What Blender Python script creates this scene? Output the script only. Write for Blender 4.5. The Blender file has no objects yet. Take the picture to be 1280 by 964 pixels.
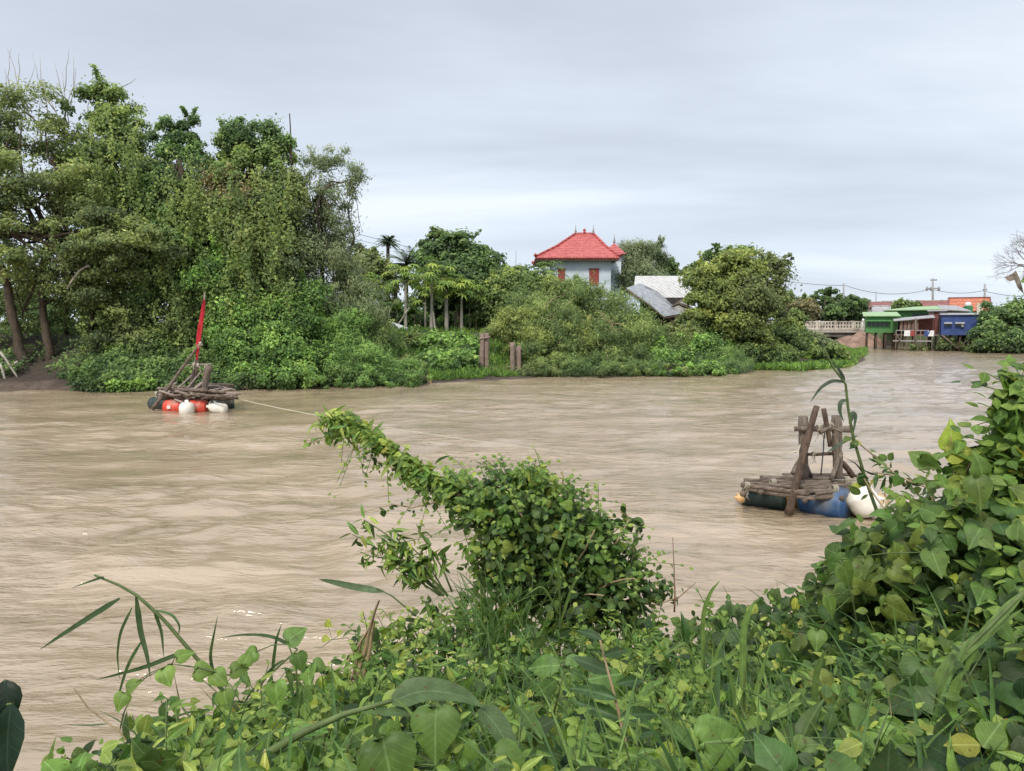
import bpy, math, random
import numpy as np
from math import radians, sin, cos, pi
R = random.Random(7)
SC = bpy.context.scene
COL = SC.collection
# ---------------------------------------------------------------- camera
F = 924.4; CAM = np.array([0., 0., 3.2]); A = math.atan(79 / F)
FWD = np.array([0, cos(A), -sin(A)]); UP = np.array([0, sin(A), cos(A)]); RT = np.array([1., 0, 0])
def P(px, py, d):
    """a point d metres in front of the camera station, from its direction"""
    r = FWD + RT * ((px - 640) / F) - UP * ((py - 482) / F)
    return CAM + r * (d / r[1])
def W(px, py, z=0.0):
    r = FWD + RT * ((px - 640) / F) - UP * ((py - 482) / F)
    return CAM + r * ((z - 3.2) / r[2])
def mpp(d): return d / F           # metres per photo pixel at distance d
cam = bpy.data.cameras.new('camera'); co = bpy.data.objects.new('camera', cam); COL.objects.link(co)
co.location = CAM; co.rotation_euler = (pi / 2 - A, 0, 0)
cam.lens = 26; cam.sensor_width = 36; cam.clip_start = .05; cam.clip_end = 6000
SC.camera = co
SC.view_settings.view_transform = 'Standard'; SC.view_settings.look = 'None'; SC.view_settings.exposure = 0
SC.cycles.max_bounces = 6; SC.cycles.diffuse_bounces = 3; SC.cycles.glossy_bounces = 3; SC.cycles.transmission_bounces = 3
SC.cycles.transparent_max_bounces = 4
# ---------------------------------------------------------------- tagging
def tag(o, label=None, cat=None, group=None, kind=None):
    if label: o['label'] = label
    if cat: o['category'] = cat
    if group: o['group'] = group
    if kind: o['kind'] = kind
    return o
def empty(name, loc, label, cat, group=None):
    o = bpy.data.objects.new(name, None); COL.objects.link(o); o.location = loc; o.empty_display_size = .3
    return tag(o, label, cat, group)
# ---------------------------------------------------------------- mesh collector (world coordinates)
class MB:
    def __init__(s): s.v = []; s.f = []; s.n = 0; s.sm = []; s.c = []
    def add(s, v, f, smooth=False, col=None):
        v = np.asarray(v, float).reshape(-1, 3); f = [tuple(int(i) + s.n for i in q) for q in f]
        s.v.append(v); s.f += f; s.sm += [smooth] * len(f); s.n += len(v)
        s.c.append(np.tile(np.array(col if col is not None else (1, 1, 1)), (len(v), 1)))
        return s
    def box(s, a, b, col=None):
        (x0, y0, z0), (x1, y1, z1) = a, b
        v = [(x0,y0,z0),(x1,y0,z0),(x1,y1,z0),(x0,y1,z0),(x0,y0,z1),(x1,y0,z1),(x1,y1,z1),(x0,y1,z1)]
        return s.add(v, [(0,3,2,1),(4,5,6,7),(0,1,5,4),(1,2,6,5),(2,3,7,6),(3,0,4,7)], False, col)
    def obox(s, c, sz, rz=0, ry=0, col=None):
        m = np.array([[x, y, z] for z in (-.5, .5) for y in (-.5, .5) for x in (-.5, .5)]) * np.array(sz)
        cy, sy = cos(ry), sin(ry); m = m @ np.array([[cy, 0, sy], [0, 1, 0], [-sy, 0, cy]]).T
        cz, sz_ = cos(rz), sin(rz); m = m @ np.array([[cz, -sz_, 0], [sz_, cz, 0], [0, 0, 1]]).T
        return s.add(m + np.array(c), [(0,2,3,1),(4,5,7,6),(0,1,5,4),(1,3,7,5),(3,2,6,7),(2,0,4,6)], False, col)
    def slab(s, quad, th, col=None):
        q = np.array(quad, float); n = np.cross(q[1] - q[0], q[2] - q[0]); n /= np.linalg.norm(n)
        if n[2] < 0: n = -n
        v = np.vstack([q, q - n * th]); k = len(q)
        return s.add(v, [tuple(range(k)), tuple(range(2 * k - 1, k - 1, -1))] + [(i, i + k, (i + 1) % k + k, (i + 1) % k) for i in range(k)], False, col)
    def tube(s, pts, rad, sides=7, wob=0.0, col=None, seed=0, cap=True):
        pts = np.array(pts, float); n = len(pts)
        rad = np.full(n, rad) if np.isscalar(rad) else np.array(rad, float)
        rs = np.random.RandomState(seed + n * 13 + int(abs(pts[0].sum()) * 100) % 9999)
        t = np.gradient(pts, axis=0); t /= np.linalg.norm(t, axis=1)[:, None] + 1e-9
        ref = np.array([0, 0, 1.]) if abs(t[0][2]) < .9 else np.array([1., 0, 0])
        u = np.cross(t, ref); u /= np.linalg.norm(u, axis=1)[:, None] + 1e-9; w = np.cross(t, u)
        a = np.linspace(0, 2 * pi, sides, endpoint=False)
        rr = rad[:, None] * (1 + wob * rs.uniform(-1, 1, (n, sides)))
        v = pts[:, None] + rr[..., None] * (np.cos(a)[None, :, None] * u[:, None] + np.sin(a)[None, :, None] * w[:, None])
        f = [(i * sides + j, i * sides + (j + 1) % sides, (i + 1) * sides + (j + 1) % sides, (i + 1) * sides + j) for i in range(n - 1) for j in range(sides)]
        if cap: f += [tuple(range(sides - 1, -1, -1)), tuple((n - 1) * sides + j for j in range(sides))]
        return s.add(v.reshape(-1, 3), f, True, col)
    def lathe(s, p0, axis, prof, sides=20, col=None):
        """prof: (distance along axis, radius)"""
        ax = np.array(axis, float); ax /= np.linalg.norm(ax); p0 = np.array(p0, float)
        ref = np.array([0, 0, 1.]) if abs(ax[2]) < .9 else np.array([1., 0, 0])
        u = np.cross(ax, ref); u /= np.linalg.norm(u); w = np.cross(ax, u); a = np.linspace(0, 2 * pi, sides, endpoint=False)
        v = np.array([p0 + ax * t + r * (cos(b) * u + sin(b) * w) for t, r in prof for b in a]); n = len(prof)
        f = [(i * sides + j, i * sides + (j + 1) % sides, (i + 1) * sides + (j + 1) % sides, (i + 1) * sides + j) for i in range(n - 1) for j in range(sides)]
        f += [tuple(range(sides - 1, -1, -1)), tuple((n - 1) * sides + j for j in range(sides))]
        return s.add(v, f, True, col)
    def build(s, name, mat, parent=None, usecol=False):
        v = np.vstack(s.v); off = np.array(parent.location) if parent is not None and parent.type == 'EMPTY' else None
        root = parent
        if parent is not None and parent.type != 'EMPTY': off = np.array(parent.get('_o', (0, 0, 0)))
        me = bpy.data.meshes.new(name); o = bpy.data.objects.new(name, me); COL.objects.link(o)
        if parent is None:
            off = np.array([v[:, 0].mean(), v[:, 1].mean(), v[:, 2].min()])
            o.location = off
        elif parent.type == 'EMPTY': pass
        else:
            off = np.array(wpos(parent))
        o.parent = parent
        me.from_pydata((v - off).tolist(), [], s.f)
        me.polygons.foreach_set('use_smooth', s.sm)
        if usecol: setcol(me, np.vstack(s.c))
        if mat: me.materials.append(mat)
        me.update()
        return o
def wpos(o):
    p = np.array(o.location, float)
    while o.parent is not None: o = o.parent; p = p + np.array(o.location)
    return p
def setcol(me, c):
    a = me.color_attributes.new('Col', 'FLOAT_COLOR', 'POINT')
    a.data.foreach_set('color', np.hstack([c, np.ones((len(c), 1))]).astype(np.float32).ravel())
def fast_mesh(name, v, tri, col, mat, parent=None, uv=None, smooth=False, extra=None):
    """triangle soup, world coordinates"""
    if extra is not None:
        ev, et, ec = extra; tri = np.vstack([tri, et + len(v)]); v = np.vstack([v, ev]); col = np.vstack([col, ec])
        if uv is not None: uv = np.vstack([uv, np.zeros((len(ev), 2))])
    off = wpos(parent) if parent is not None else np.array([v[:, 0].mean(), v[:, 1].mean(), v[:, 2].min()])
    me = bpy.data.meshes.new(name); o = bpy.data.objects.new(name, me); COL.objects.link(o)
    if parent is None: o.location = off
    else: o.parent = parent
    v = (v - off).astype(np.float32); tri = tri.astype(np.int32); m = len(tri)
    me.vertices.add(len(v)); me.vertices.foreach_set('co', v.ravel())
    me.loops.add(m * 3); me.loops.foreach_set('vertex_index', tri.ravel())
    me.polygons.add(m); me.polygons.foreach_set('loop_start', np.arange(0, m * 3, 3, dtype=np.int32))
    try: me.polygons.foreach_set('loop_total', np.full(m, 3, dtype=np.int32))
    except Exception: pass
    me.polygons.foreach_set('use_smooth', np.full(m, smooth))
    me.update(calc_edges=True)
    setcol(me, col)
    if uv is not None:
        l = me.uv_layers.new(name='uv'); l.data.foreach_set('uv', uv[tri.ravel()].astype(np.float32).ravel())
    me.materials.append(mat)
    return o
# ---------------------------------------------------------------- numpy noise
_rs = np.random.RandomState(3); _perm = _rs.permutation(512); _g = _rs.uniform(-1, 1, (512, 2)); _g /= np.linalg.norm(_g, axis=1)[:, None]
def noise(x, y):
    xi = np.floor(x).astype(int); yi = np.floor(y).astype(int); xf = x - xi; yf = y - yi
    def g(a, b, dx, dy):
        h = _perm[(_perm[a & 511] + b) & 511]; return _g[h, 0] * dx + _g[h, 1] * dy
    u = xf ** 3 * (xf * (xf * 6 - 15) + 10); w = yf ** 3 * (yf * (yf * 6 - 15) + 10)
    a = g(xi, yi, xf, yf); b = g(xi + 1, yi, xf - 1, yf); c = g(xi, yi + 1, xf, yf - 1); d = g(xi + 1, yi + 1, xf - 1, yf - 1)
    return (a * (1 - u) + b * u) * (1 - w) + (c * (1 - u) + d * u) * w * 1.0
def fbm(x, y, o=3): return sum(noise(x * 2 ** i + 17 * i, y * 2 ** i - 9 * i) * .5 ** i for i in range(o))
# ---------------------------------------------------------------- materials
def newmat(name):
    m = bpy.data.materials.new(name); m.use_nodes = True; nt = m.node_tree; nt.nodes.clear()
    o = nt.nodes.new('ShaderNodeOutputMaterial'); return m, nt, o
def N(nt, t, **k):
    n = nt.nodes.new(t)
    for a, b in k.items():
        if a.startswith('i_'): n.inputs[int(a[2:])].default_value = b
        elif a.startswith('s_'): n.inputs[a[2:].replace('_', ' ')].default_value = b
        else: setattr(n, a, b)
    return n
def L(nt, a, b): nt.links.new(a, b)
def pbr(name, col, col2=None, scale=3., rough=.8, bump=.3, stretch=(1, 1, 1), metal=0, spec=.3, usecol=False, contrast=(.35, .65), detail=6, stain=None, bscale=None, bdist=.02):
    m, nt, o = newmat(name)
    p = N(nt, 'ShaderNodeBsdfPrincipled'); p.inputs['Roughness'].default_value = rough; p.inputs['Metallic'].default_value = metal
    p.inputs['Specular IOR Level'].default_value = spec
    tc = N(nt, 'ShaderNodeTexCoord'); mp = N(nt, 'ShaderNodeMapping'); mp.inputs['Scale'].default_value = stretch
    L(nt, tc.outputs['Object'], mp.inputs[0])
    nz = N(nt, 'ShaderNodeTexNoise'); nz.inputs['Scale'].default_value = scale; nz.inputs['Detail'].default_value = detail; nz.inputs['Roughness'].default_value = .65
    L(nt, mp.outputs[0], nz.inputs['Vector'])
    cr = N(nt, 'ShaderNodeValToRGB'); cr.color_ramp.elements[0].position, cr.color_ramp.elements[1].position = contrast
    cr.color_ramp.elements[0].color = (*col, 1); cr.color_ramp.elements[1].color = (*(col2 or col), 1)
    L(nt, nz.outputs[0], cr.inputs[0]); out = cr.outputs[0]
    if stain:
        n2 = N(nt, 'ShaderNodeTexNoise'); n2.inputs['Scale'].default_value = scale * .4; n2.inputs['Detail'].default_value = 8
        L(nt, tc.outputs['Object'], n2.inputs['Vector'])
        c2 = N(nt, 'ShaderNodeValToRGB'); c2.color_ramp.elements[0].position, c2.color_ramp.elements[1].position = .5, .68
        L(nt, n2.outputs[0], c2.inputs[0]); mx = N(nt, 'ShaderNodeMix', data_type='RGBA'); L(nt, c2.outputs[0], mx.inputs[0]); L(nt, out, mx.inputs[6]); mx.inputs[7].default_value = (*stain, 1); out = mx.outputs[2]
    if usecol:
        at = N(nt, 'ShaderNodeVertexColor', layer_name='Col'); mx = N(nt, 'ShaderNodeMix', data_type='RGBA', blend_type='MULTIPLY'); mx.inputs[0].default_value = 1
        L(nt, out, mx.inputs[6]); L(nt, at.outputs[0], mx.inputs[7]); out = mx.outputs[2]
    L(nt, out, p.inputs['Base Color'])
    if bump:
        b = N(nt, 'ShaderNodeBump'); b.inputs['Strength'].default_value = bump; b.inputs['Distance'].default_value = bdist
        if bscale:
            n3 = N(nt, 'ShaderNodeTexNoise'); n3.inputs['Scale'].default_value = bscale; n3.inputs['Detail'].default_value = 5; L(nt, mp.outputs[0], n3.inputs['Vector']); L(nt, n3.outputs[0], b.inputs['Height'])
        else: L(nt, nz.outputs[0], b.inputs['Height'])
        L(nt, b.outputs[0], p.inputs['Normal'])
    L(nt, p.outputs[0], o.inputs[0]); return m
def leafmat(name, near=False, trans=.3, rough=.5, spec=.25):
    m, nt, o = newmat(name)
    p = N(nt, 'ShaderNodeBsdfPrincipled'); p.inputs['Roughness'].default_value = rough; p.inputs['Specular IOR Level'].default_value = spec
    at = N(nt, 'ShaderNodeVertexColor', layer_name='Col'); out = at.outputs[0]
    if near:
        uv = N(nt, 'ShaderNodeUVMap', uv_map='uv'); sp = N(nt, 'ShaderNodeSeparateXYZ'); L(nt, uv.outputs[0], sp.inputs[0])
        ab = N(nt, 'ShaderNodeMath', operation='ABSOLUTE'); L(nt, sp.outputs[0], ab.inputs[0])
        # midrib
        mr = N(nt, 'ShaderNodeMapRange'); L(nt, ab.outputs[0], mr.inputs[0]); mr.inputs[1].default_value = .0; mr.inputs[2].default_value = .035; mr.inputs[3].default_value = 1; mr.inputs[4].default_value = 0
        # side veins: sin((v - |u|*0.7)*k)
        m1 = N(nt, 'ShaderNodeMath', operation='MULTIPLY_ADD'); L(nt, ab.outputs[0], m1.inputs[0]); m1.inputs[1].default_value = -.75; L(nt, sp.outputs[1], m1.inputs[2])
        m2 = N(nt, 'ShaderNodeMath', operation='MULTIPLY'); L(nt, m1.outputs[0], m2.inputs[0]); m2.inputs[1].default_value = 42
        m3 = N(nt, 'ShaderNodeMath', operation='SINE'); L(nt, m2.outputs[0], m3.inputs[0])
        m4 = N(nt, 'ShaderNodeMapRange'); L(nt, m3.outputs[0], m4.inputs[0]); m4.inputs[1].default_value = .9; m4.inputs[2].default_value = 1; m4.inputs[3].default_value = 0; m4.inputs[4].default_value = .45
        ad = N(nt, 'ShaderNodeMath', operation='MAXIMUM'); L(nt, mr.outputs[0], ad.inputs[0]); L(nt, m4.outputs[0], ad.inputs[1])
        nz = N(nt, 'ShaderNodeTexNoise'); nz.inputs['Scale'].default_value = 26; nz.inputs['Detail'].default_value = 4
        tc = N(nt, 'ShaderNodeTexCoord'); L(nt, tc.outputs['Object'], nz.inputs['Vector'])
        hs = N(nt, 'ShaderNodeHueSaturation'); vr = N(nt, 'ShaderNodeMapRange'); L(nt, nz.outputs[0], vr.inputs[0]); vr.inputs[1].default_value = .3; vr.inputs[2].default_value = .7; vr.inputs[3].default_value = .72; vr.inputs[4].default_value = 1.25
        L(nt, vr.outputs[0], hs.inputs['Value']); L(nt, out, hs.inputs['Color'])
        lt = N(nt, 'ShaderNodeHueSaturation'); lt.inputs['Value'].default_value = 1.7; lt.inputs['Saturation'].default_value = .85; L(nt, hs.outputs[0], lt.inputs['Color'])
        mx = N(nt, 'ShaderNodeMix', data_type='RGBA'); L(nt, ad.outputs[0], mx.inputs[0]); L(nt, hs.outputs[0], mx.inputs[6]); L(nt, lt.outputs[0], mx.inputs[7]); 
        # brown spots
        n2 = N(nt, 'ShaderNodeTexNoise'); n2.inputs['Scale'].default_value = 60; L(nt, tc.outputs['Object'], n2.inputs['Vector'])
        c2 = N(nt, 'ShaderNodeMapRange'); L(nt, n2.outputs[0], c2.inputs[0]); c2.inputs[1].default_value = .67; c2.inputs[2].default_value = .73; c2.inputs[3].default_value = 0; c2.inputs[4].default_value = .75
        mb = N(nt, 'ShaderNodeMix', data_type='RGBA'); L(nt, c2.outputs[0], mb.inputs[0]); L(nt, mx.outputs[2], mb.inputs[6]); mb.inputs[7].default_value = (.1, .065, .02, 1)
        out = mb.outputs[2]
        bp = N(nt, 'ShaderNodeBump'); bp.inputs['Strength'].default_value = .35; bp.inputs['Distance'].default_value = .002; L(nt, ad.outputs[0], bp.inputs['Height']); L(nt, bp.outputs[0], p.inputs['Normal'])
    L(nt, out, p.inputs['Base Color'])
    t = N(nt, 'ShaderNodeBsdfTranslucent'); h = N(nt, 'ShaderNodeHueSaturation'); h.inputs['Hue'].default_value = .49; h.inputs['Value'].default_value = 1.5; h.inputs['Saturation'].default_value = 1.08
    L(nt, out, h.inputs['Color']); L(nt, h.outputs[0], t.inputs['Color'])
    ms = N(nt, 'ShaderNodeMixShader'); ms.inputs[0].default_value = trans; L(nt, p.outputs[0], ms.inputs[1]); L(nt, t.outputs[0], ms.inputs[2]); L(nt, ms.outputs[0], o.inputs[0])
    return m
M = {}
M['leaf'] = leafmat('far_leaf', trans=.36, rough=.55, spec=.3)
M['leafnear'] = leafmat('near_leaf', near=True, trans=.34, rough=.45, spec=.26)
M['bark'] = pbr('bark', (.045, .032, .022), (.12, .09, .065), 6, .95, .6, (3, 3, .6), bdist=.05)
M['palebark'] = pbr('pale_bark', (.28, .25, .20), (.48, .43, .36), 5, .9, .4, (2, 2, 1))
M['stem'] = pbr('green_stem', (.07, .10, .03), (.12, .16, .05), 20, .6, .1)
M['drystem'] = pbr('dry_stem', (.22, .15, .08), (.42, .31, .18), 18, .8, .3, (1, 1, .2))
M['log'] = pbr('weathered_log', (.07, .05, .036), (.24, .185, .14), 5, .92, .8, (1.0, 4, 4), bdist=.02, bscale=30)
M['post'] = pbr('weathered_post', (.09, .07, .052), (.26, .205, .16), 5, .92, .8, (5, 5, .9), bdist=.02, bscale=30)
M['darkpost'] = pbr('wet_brown_post', (.05, .032, .022), (.15, .10, .07), 6, .85, .8, (4, 4, 1), bdist=.02, bscale=30)
M['rope'] = pbr('pale_rope', (.30, .26, .19), (.50, .44, .34), 40, .9, .5)
M['cord'] = pbr('nylon_cord', (.5, .46, .34), (.6, .56, .44), 40, .7, 0)
M['ornament_bark'] = pbr('grey_twig_bark', (.12, .105, .095), (.24, .21, .19), 5, .9, .3)
M['wire'] = pbr('wire', (.08, .085, .09), None, 3, .6, 0)
# ---------------------------------------------------------------- leaf templates: verts (x across, y along, z up), tris, uv
def T_loz(w=.32, fold=.10): return (np.array([(0,0,0),(-w,.5,fold),(0,1,-.12),(w,.5,fold)]), np.array([(0,2,1),(0,3,2)]))
def T_long(w=.10):
    return (np.array([(0,0,0),(-w,.35,.03),(w,.35,.03),(-w*.6,.75,-.10),(w*.6,.75,-.10),(0,1,-.3)]), np.array([(0,2,1),(1,2,4),(1,4,3),(3,4,5)]))
def T_shape(rows, fold=.15, droop=.25, curl=.0):
    """rows: (y, halfwidth); three columns (left, rib, right) + base and tip"""
    v = []; t = []
    for i, (y, w) in enumerate(rows):
        z = -droop * y * y
        v += [(-w, y - (.0), z + fold * w - curl * w * w * 3), (-w * .5, y, z + fold * w * .6), (0, y, z), (w * .5, y, z + fold * w * .6), (w, y, z + fold * w - curl * w * w * 3)]
    for i in range(len(rows) - 1):
        for j in range(4):
            a = i * 5 + j; t += [(a, a + 1, a + 6), (a, a + 6, a + 5)]
    return np.array(v, float), np.array(t)
HEART = T_shape([(-.16,.16),(-.10,.36),(.05,.50),(.25,.52),(.5,.40),(.75,.20),(.92,.07),(1,.005)], .35, .30, .25)
HEART[0][2] = (0, 0.0, 0); HEART[0][1][1] = -.08; HEART[0][3][1] = -.08
OVATE = T_shape([(0,.03),(.12,.20),(.3,.33),(.5,.34),(.7,.24),(.87,.10),(1,.005)], .3, .25, .2)
LANCE = T_shape([(0,.02),(.15,.09),(.4,.14),(.7,.10),(.88,.05),(1,.005)], .4, .35, 0)
LOZ = T_loz(); LOZW = T_loz(.42, .14); LONG = T_long()
def norm(a): return a / (np.linalg.norm(a, axis=-1, keepdims=True) + 1e-9)
def place(T, pos, nrm, dirv, size, col, rs, varw=.2, tipcol=None):
    """instances of leaf template; returns v, tri, col, uv"""
    v0, t0 = T; n = len(pos); k = len(v0)
    y = norm(dirv - nrm * (dirv * nrm).sum(1)[:, None]); x = np.cross(y, nrm)
    s = size[:, None, None]; wv = (1 + varw * rs.uniform(-1, 1, n))[:, None, None]; zz = rs.uniform(.3, 1.8, n)[:, None, None]
    v = pos[:, None] + s * (v0[None, :, 0:1] * x[:, None] * wv + v0[None, :, 1:2] * y[:, None] + v0[None, :, 2:3] * nrm[:, None] * zz)
    tri = (t0[None] + (np.arange(n) * k)[:, None, None]).reshape(-1, 3)
    c = np.repeat(col[:, None], k, axis=1)
    if tipcol is not None: c = c * (1 + tipcol * v0[None, :, 1:2])
    uv = np.tile(v0[:, :2], (n, 1))
    return v.reshape(-1, 3), tri, c.reshape(-1, 3), uv
def palette(t, pal):
    t = np.clip(t, 0, 1) * (len(pal) - 1); i = np.clip(t.astype(int), 0, len(pal) - 2); f = (t - i)[:, None]; p = np.array(pal)
    return p[i] * (1 - f) + p[i + 1] * f
PAL = dict(
 dark=[(.009,.022,.009),(.026,.056,.020),(.052,.100,.030),(.098,.160,.045)],
 mid=[(.011,.025,.009),(.034,.066,.018),(.070,.115,.030),(.14,.19,.05)],
 lush=[(.014,.036,.010),(.036,.085,.018),(.075,.150,.030),(.14,.24,.05)],
 olive=[(.016,.028,.012),(.040,.062,.022),(.074,.105,.034),(.125,.16,.048)],
 yellow=[(.026,.042,.012),(.058,.090,.022),(.105,.145,.034),(.165,.205,.05)],
 brown=[(.025,.03,.015),(.055,.062,.03),(.095,.092,.045),(.15,.13,.07)],
 grey=[(.02,.035,.02),(.045,.07,.038),(.08,.115,.06),(.13,.16,.09)],
 papaya=[(.02,.045,.012),(.05,.10,.022),(.10,.17,.035),(.20,.26,.06)],
)
FB = np.array([2.75, 2.4, 1.9]); LIFT = np.array([.024, .027, .018])  # LIFT paints a pale distance haze into the far leaf colours
def cloud(blobs, n, size, pal, seed=1, clumps=40, cr=.26, T=None, up=.5, droop=.25, bright=1., flat=.75, shell=(.55, 1.02), yoff=0., jit=.22, sv=.35):
    """blobs: (px, py, rx, ry, d[, weight[, pal[, depthratio]]]) in photo pixels at distance d -> leaf arrays"""
    rs = np.random.RandomState(seed); T = T or LOZ
    ar = np.array([b[2] * b[3] * (b[5] if len(b) > 5 and b[5] else 1) for b in blobs], float); ar /= ar.sum()
    P_, N_, D_, C_ = [], [], [], []; ccs = []
    for b, a in zip(blobs, ar):
        px, py, rx, ry, d = b[:5]; s = mpp(d); c = P(px, py, d); r = np.array([rx * s, (rx + ry) * .5 * s * (b[7] if len(b) > 7 else .8), ry * s])
        k = max(4, int(clumps * a * 1.9)); nb = int(n * 2.2 * a)
        dv = norm(rs.normal(size=(k, 3))); rad = rs.uniform(shell[0], shell[1], k); inner = rs.rand(k) < .18; rad[inner] *= .6; spr = (rs.rand(k) < .24) & ~inner; rad[spr] *= rs.uniform(.98, 1.2, spr.sum()); dv[spr, 2] += .08
        dv[:, 1] = np.where(rs.rand(k) < .3, -np.abs(dv[:, 1]), dv[:, 1])
        cc = c + dv * r * rad[:, None]; ccs.append(cc)
        rr = cr * r.min() * rs.uniform(.55, 1.5, k) * (1.25 if k < 8 else 1)
        rr[spr] *= .62; w = rr ** 2; idx = rs.choice(k, nb, p=w / w.sum())
        g = rs.normal(size=(nb, 3)) * np.array([.66, .66, .66 * flat]); st = spr[idx]; al = (g * dv[idx]).sum(1, keepdims=True); g = np.where(st[:, None], g * .55 + dv[idx] * al * 1.9, g); g = np.clip(g, -1.5, 1.5); g *= np.where((rs.rand(nb) < .14) & ~st, 1.45, 1.)[:, None]; g[:, 2] -= .10 * (g[:, 0] ** 2 + g[:, 1] ** 2)
        pos = cc[idx] + g * rr[idx][:, None]
        # clump tone + vertical light within clump and within blob
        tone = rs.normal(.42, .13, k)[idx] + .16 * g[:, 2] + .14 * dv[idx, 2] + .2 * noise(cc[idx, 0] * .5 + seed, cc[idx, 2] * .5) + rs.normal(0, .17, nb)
        pl = PAL[b[6]] if len(b) > 6 and b[6] else PAL[pal]
        col = palette(tone, pl) * (1 + jit * rs.uniform(-1, 1, (nb, 1))) * (1 + .08 * rs.uniform(-1, 1, (nb, 3)))
        nr = norm(norm(g + 1e-6) * .7 + dv[idx] * .4 + np.array([0, -.1, up]) + rs.normal(size=(nb, 3)) * .45)
        di = norm(rs.normal(size=(nb, 3)) + dv[idx] * .5 + np.array([0, 0, -droop]))
        P_.append(pos); N_.append(nr); D_.append(di); C_.append(col)
    pos, nr, di, col = map(np.vstack, (P_, N_, D_, C_))
    sz = size * 1.08 * (1 + sv * rs.uniform(-1, 1, len(pos)))
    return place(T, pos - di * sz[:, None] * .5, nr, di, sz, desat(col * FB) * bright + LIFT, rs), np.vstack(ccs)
def desat(c, k=.10): l = (c @ np.array([.3, .6, .1]))[:, None]; return c * (1 - k) + l * k
def merge(parts):
    v, t, c, u = [], [], [], []; n = 0
    for a, b, cc, uu in parts: v.append(a); t.append(b + n); c.append(cc); u.append(uu); n += len(a)
    return np.vstack(v), np.vstack(t), np.vstack(c), np.vstack(u)
def crown(name, parent, blobs, n, size, pal, **k):
    (v, t, c, u), cc = cloud(blobs, n, size, pal, **k)
    o = fast_mesh(name, v, t, c, M['leaf'], parent); return o, cc
def wiggle(a, b, n=6, amp=.08, seed=0, sag=0):
    rs = np.random.RandomState(seed); a = np.array(a, float); b = np.array(b, float); l = np.linalg.norm(b - a)
    t = np.linspace(0, 1, n)[:, None]; p = a + (b - a) * t; off = np.cumsum(rs.normal(size=(n, 3)) * amp * l / n, axis=0); off -= off[0] + (off[-1] - off[0]) * t
    p += off; p[:, 2] += sag * l * (4 * t[:, 0] * (1 - t[:, 0])); return p
def limbs(mb, start, cc, r0, k=9, seed=0, twigs=True, frac=.8):
    rs = np.random.RandomState(seed); idx = rs.choice(len(cc), min(k, len(cc)), replace=False)
    for i in idx:
        e = start + (cc[i] - start) * frac; p = wiggle(start, e, 6, .35, seed + i, .06); mb.tube(p, np.linspace(r0 * .5, r0 * .1, 6), 5, .1)
        if twigs:
            for j in range(3):
                q = p[rs.randint(2, 6)]; e2 = q + (cc[rs.randint(len(cc))] - q) * .35; mb.tube(wiggle(q, e2, 4, .3, i + j), np.linspace(r0 * .14, r0 * .04, 4), 4)
def tree(name, label, cat, base, d, trunks, blobs, n, size, pal, r0=.15, bark='bark', k=9, group=None, crownname='crown', **kw):
    """base (px,py); trunks: list of px polylines"""
    root = empty(name, P(base[0], base[1], d), label, cat, group)
    _, cc = crown(crownname, root, blobs, n, size, pal, **kw)
    mb = MB(); sd = kw.get('seed', 1)
    for ti, tr in enumerate(trunks):
        pts = np.array([P(x, y, dd) for x, y, dd in tr]); m = max(6, len(pts) * 3)
        tt = np.linspace(0, len(pts) - 1, m); q = np.array([[np.interp(u, range(len(pts)), pts[:, j]) for j in range(3)] for u in tt])
        q += np.random.RandomState(sd + ti).normal(size=q.shape) * r0 * .25; q[0] = pts[0]
        mb.tube(q, np.linspace(r0 * (1 if ti == 0 else .8), r0 * .45, m), 8, .12)
        limbs(mb, q[-1], cc, r0, k, sd + ti * 7)
    if trunks: mb.build('trunk', M[bark], root)
    return root
# ---------------------------------------------------------------- world, sun
SUN_EL, SUN_AZ = radians(46), radians(205)   # azimuth measured from +Y clockwise: the sun stands behind the camera, to the left
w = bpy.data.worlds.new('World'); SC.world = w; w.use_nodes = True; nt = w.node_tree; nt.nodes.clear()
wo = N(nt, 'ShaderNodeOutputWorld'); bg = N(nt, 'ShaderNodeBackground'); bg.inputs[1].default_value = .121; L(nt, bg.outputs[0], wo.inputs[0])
sky = N(nt, 'ShaderNodeTexSky', sky_type='NISHITA', sun_disc=False); sky.sun_elevation = SUN_EL; sky.sun_rotation = SUN_AZ
tc = N(nt, 'ShaderNodeTexCoord'); sp = N(nt, 'ShaderNodeSeparateXYZ'); L(nt, tc.outputs['Generated'], sp.inputs[0])
zc = N(nt, 'ShaderNodeMath', operation='MAXIMUM'); L(nt, sp.outputs[2], zc.inputs[0]); zc.inputs[1].default_value = .0
za = N(nt, 'ShaderNodeMath', operation='ADD'); L(nt, zc.outputs[0], za.inputs[0]); za.inputs[1].default_value = .12
dx = N(nt, 'ShaderNodeMath', operation='DIVIDE'); L(nt, sp.outputs[0], dx.inputs[0]); L(nt, za.outputs[0], dx.inputs[1])
dy = N(nt, 'ShaderNodeMath', operation='DIVIDE'); L(nt, sp.outputs[1], dy.inputs[0]); L(nt, za.outputs[0], dy.inputs[1])
cb = N(nt, 'ShaderNodeCombineXYZ'); L(nt, dx.outputs[0], cb.inputs[0]); L(nt, dy.outputs[0], cb.inputs[1])
mp = N(nt, 'ShaderNodeMapping'); mp.inputs['Scale'].default_value = (.42, .8, 1); mp.inputs['Location'].default_value = (1.3, 2.2, 0); mp.inputs['Rotation'].default_value = (0, 0, .12); L(nt, cb.outputs[0], mp.inputs[0])
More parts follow.
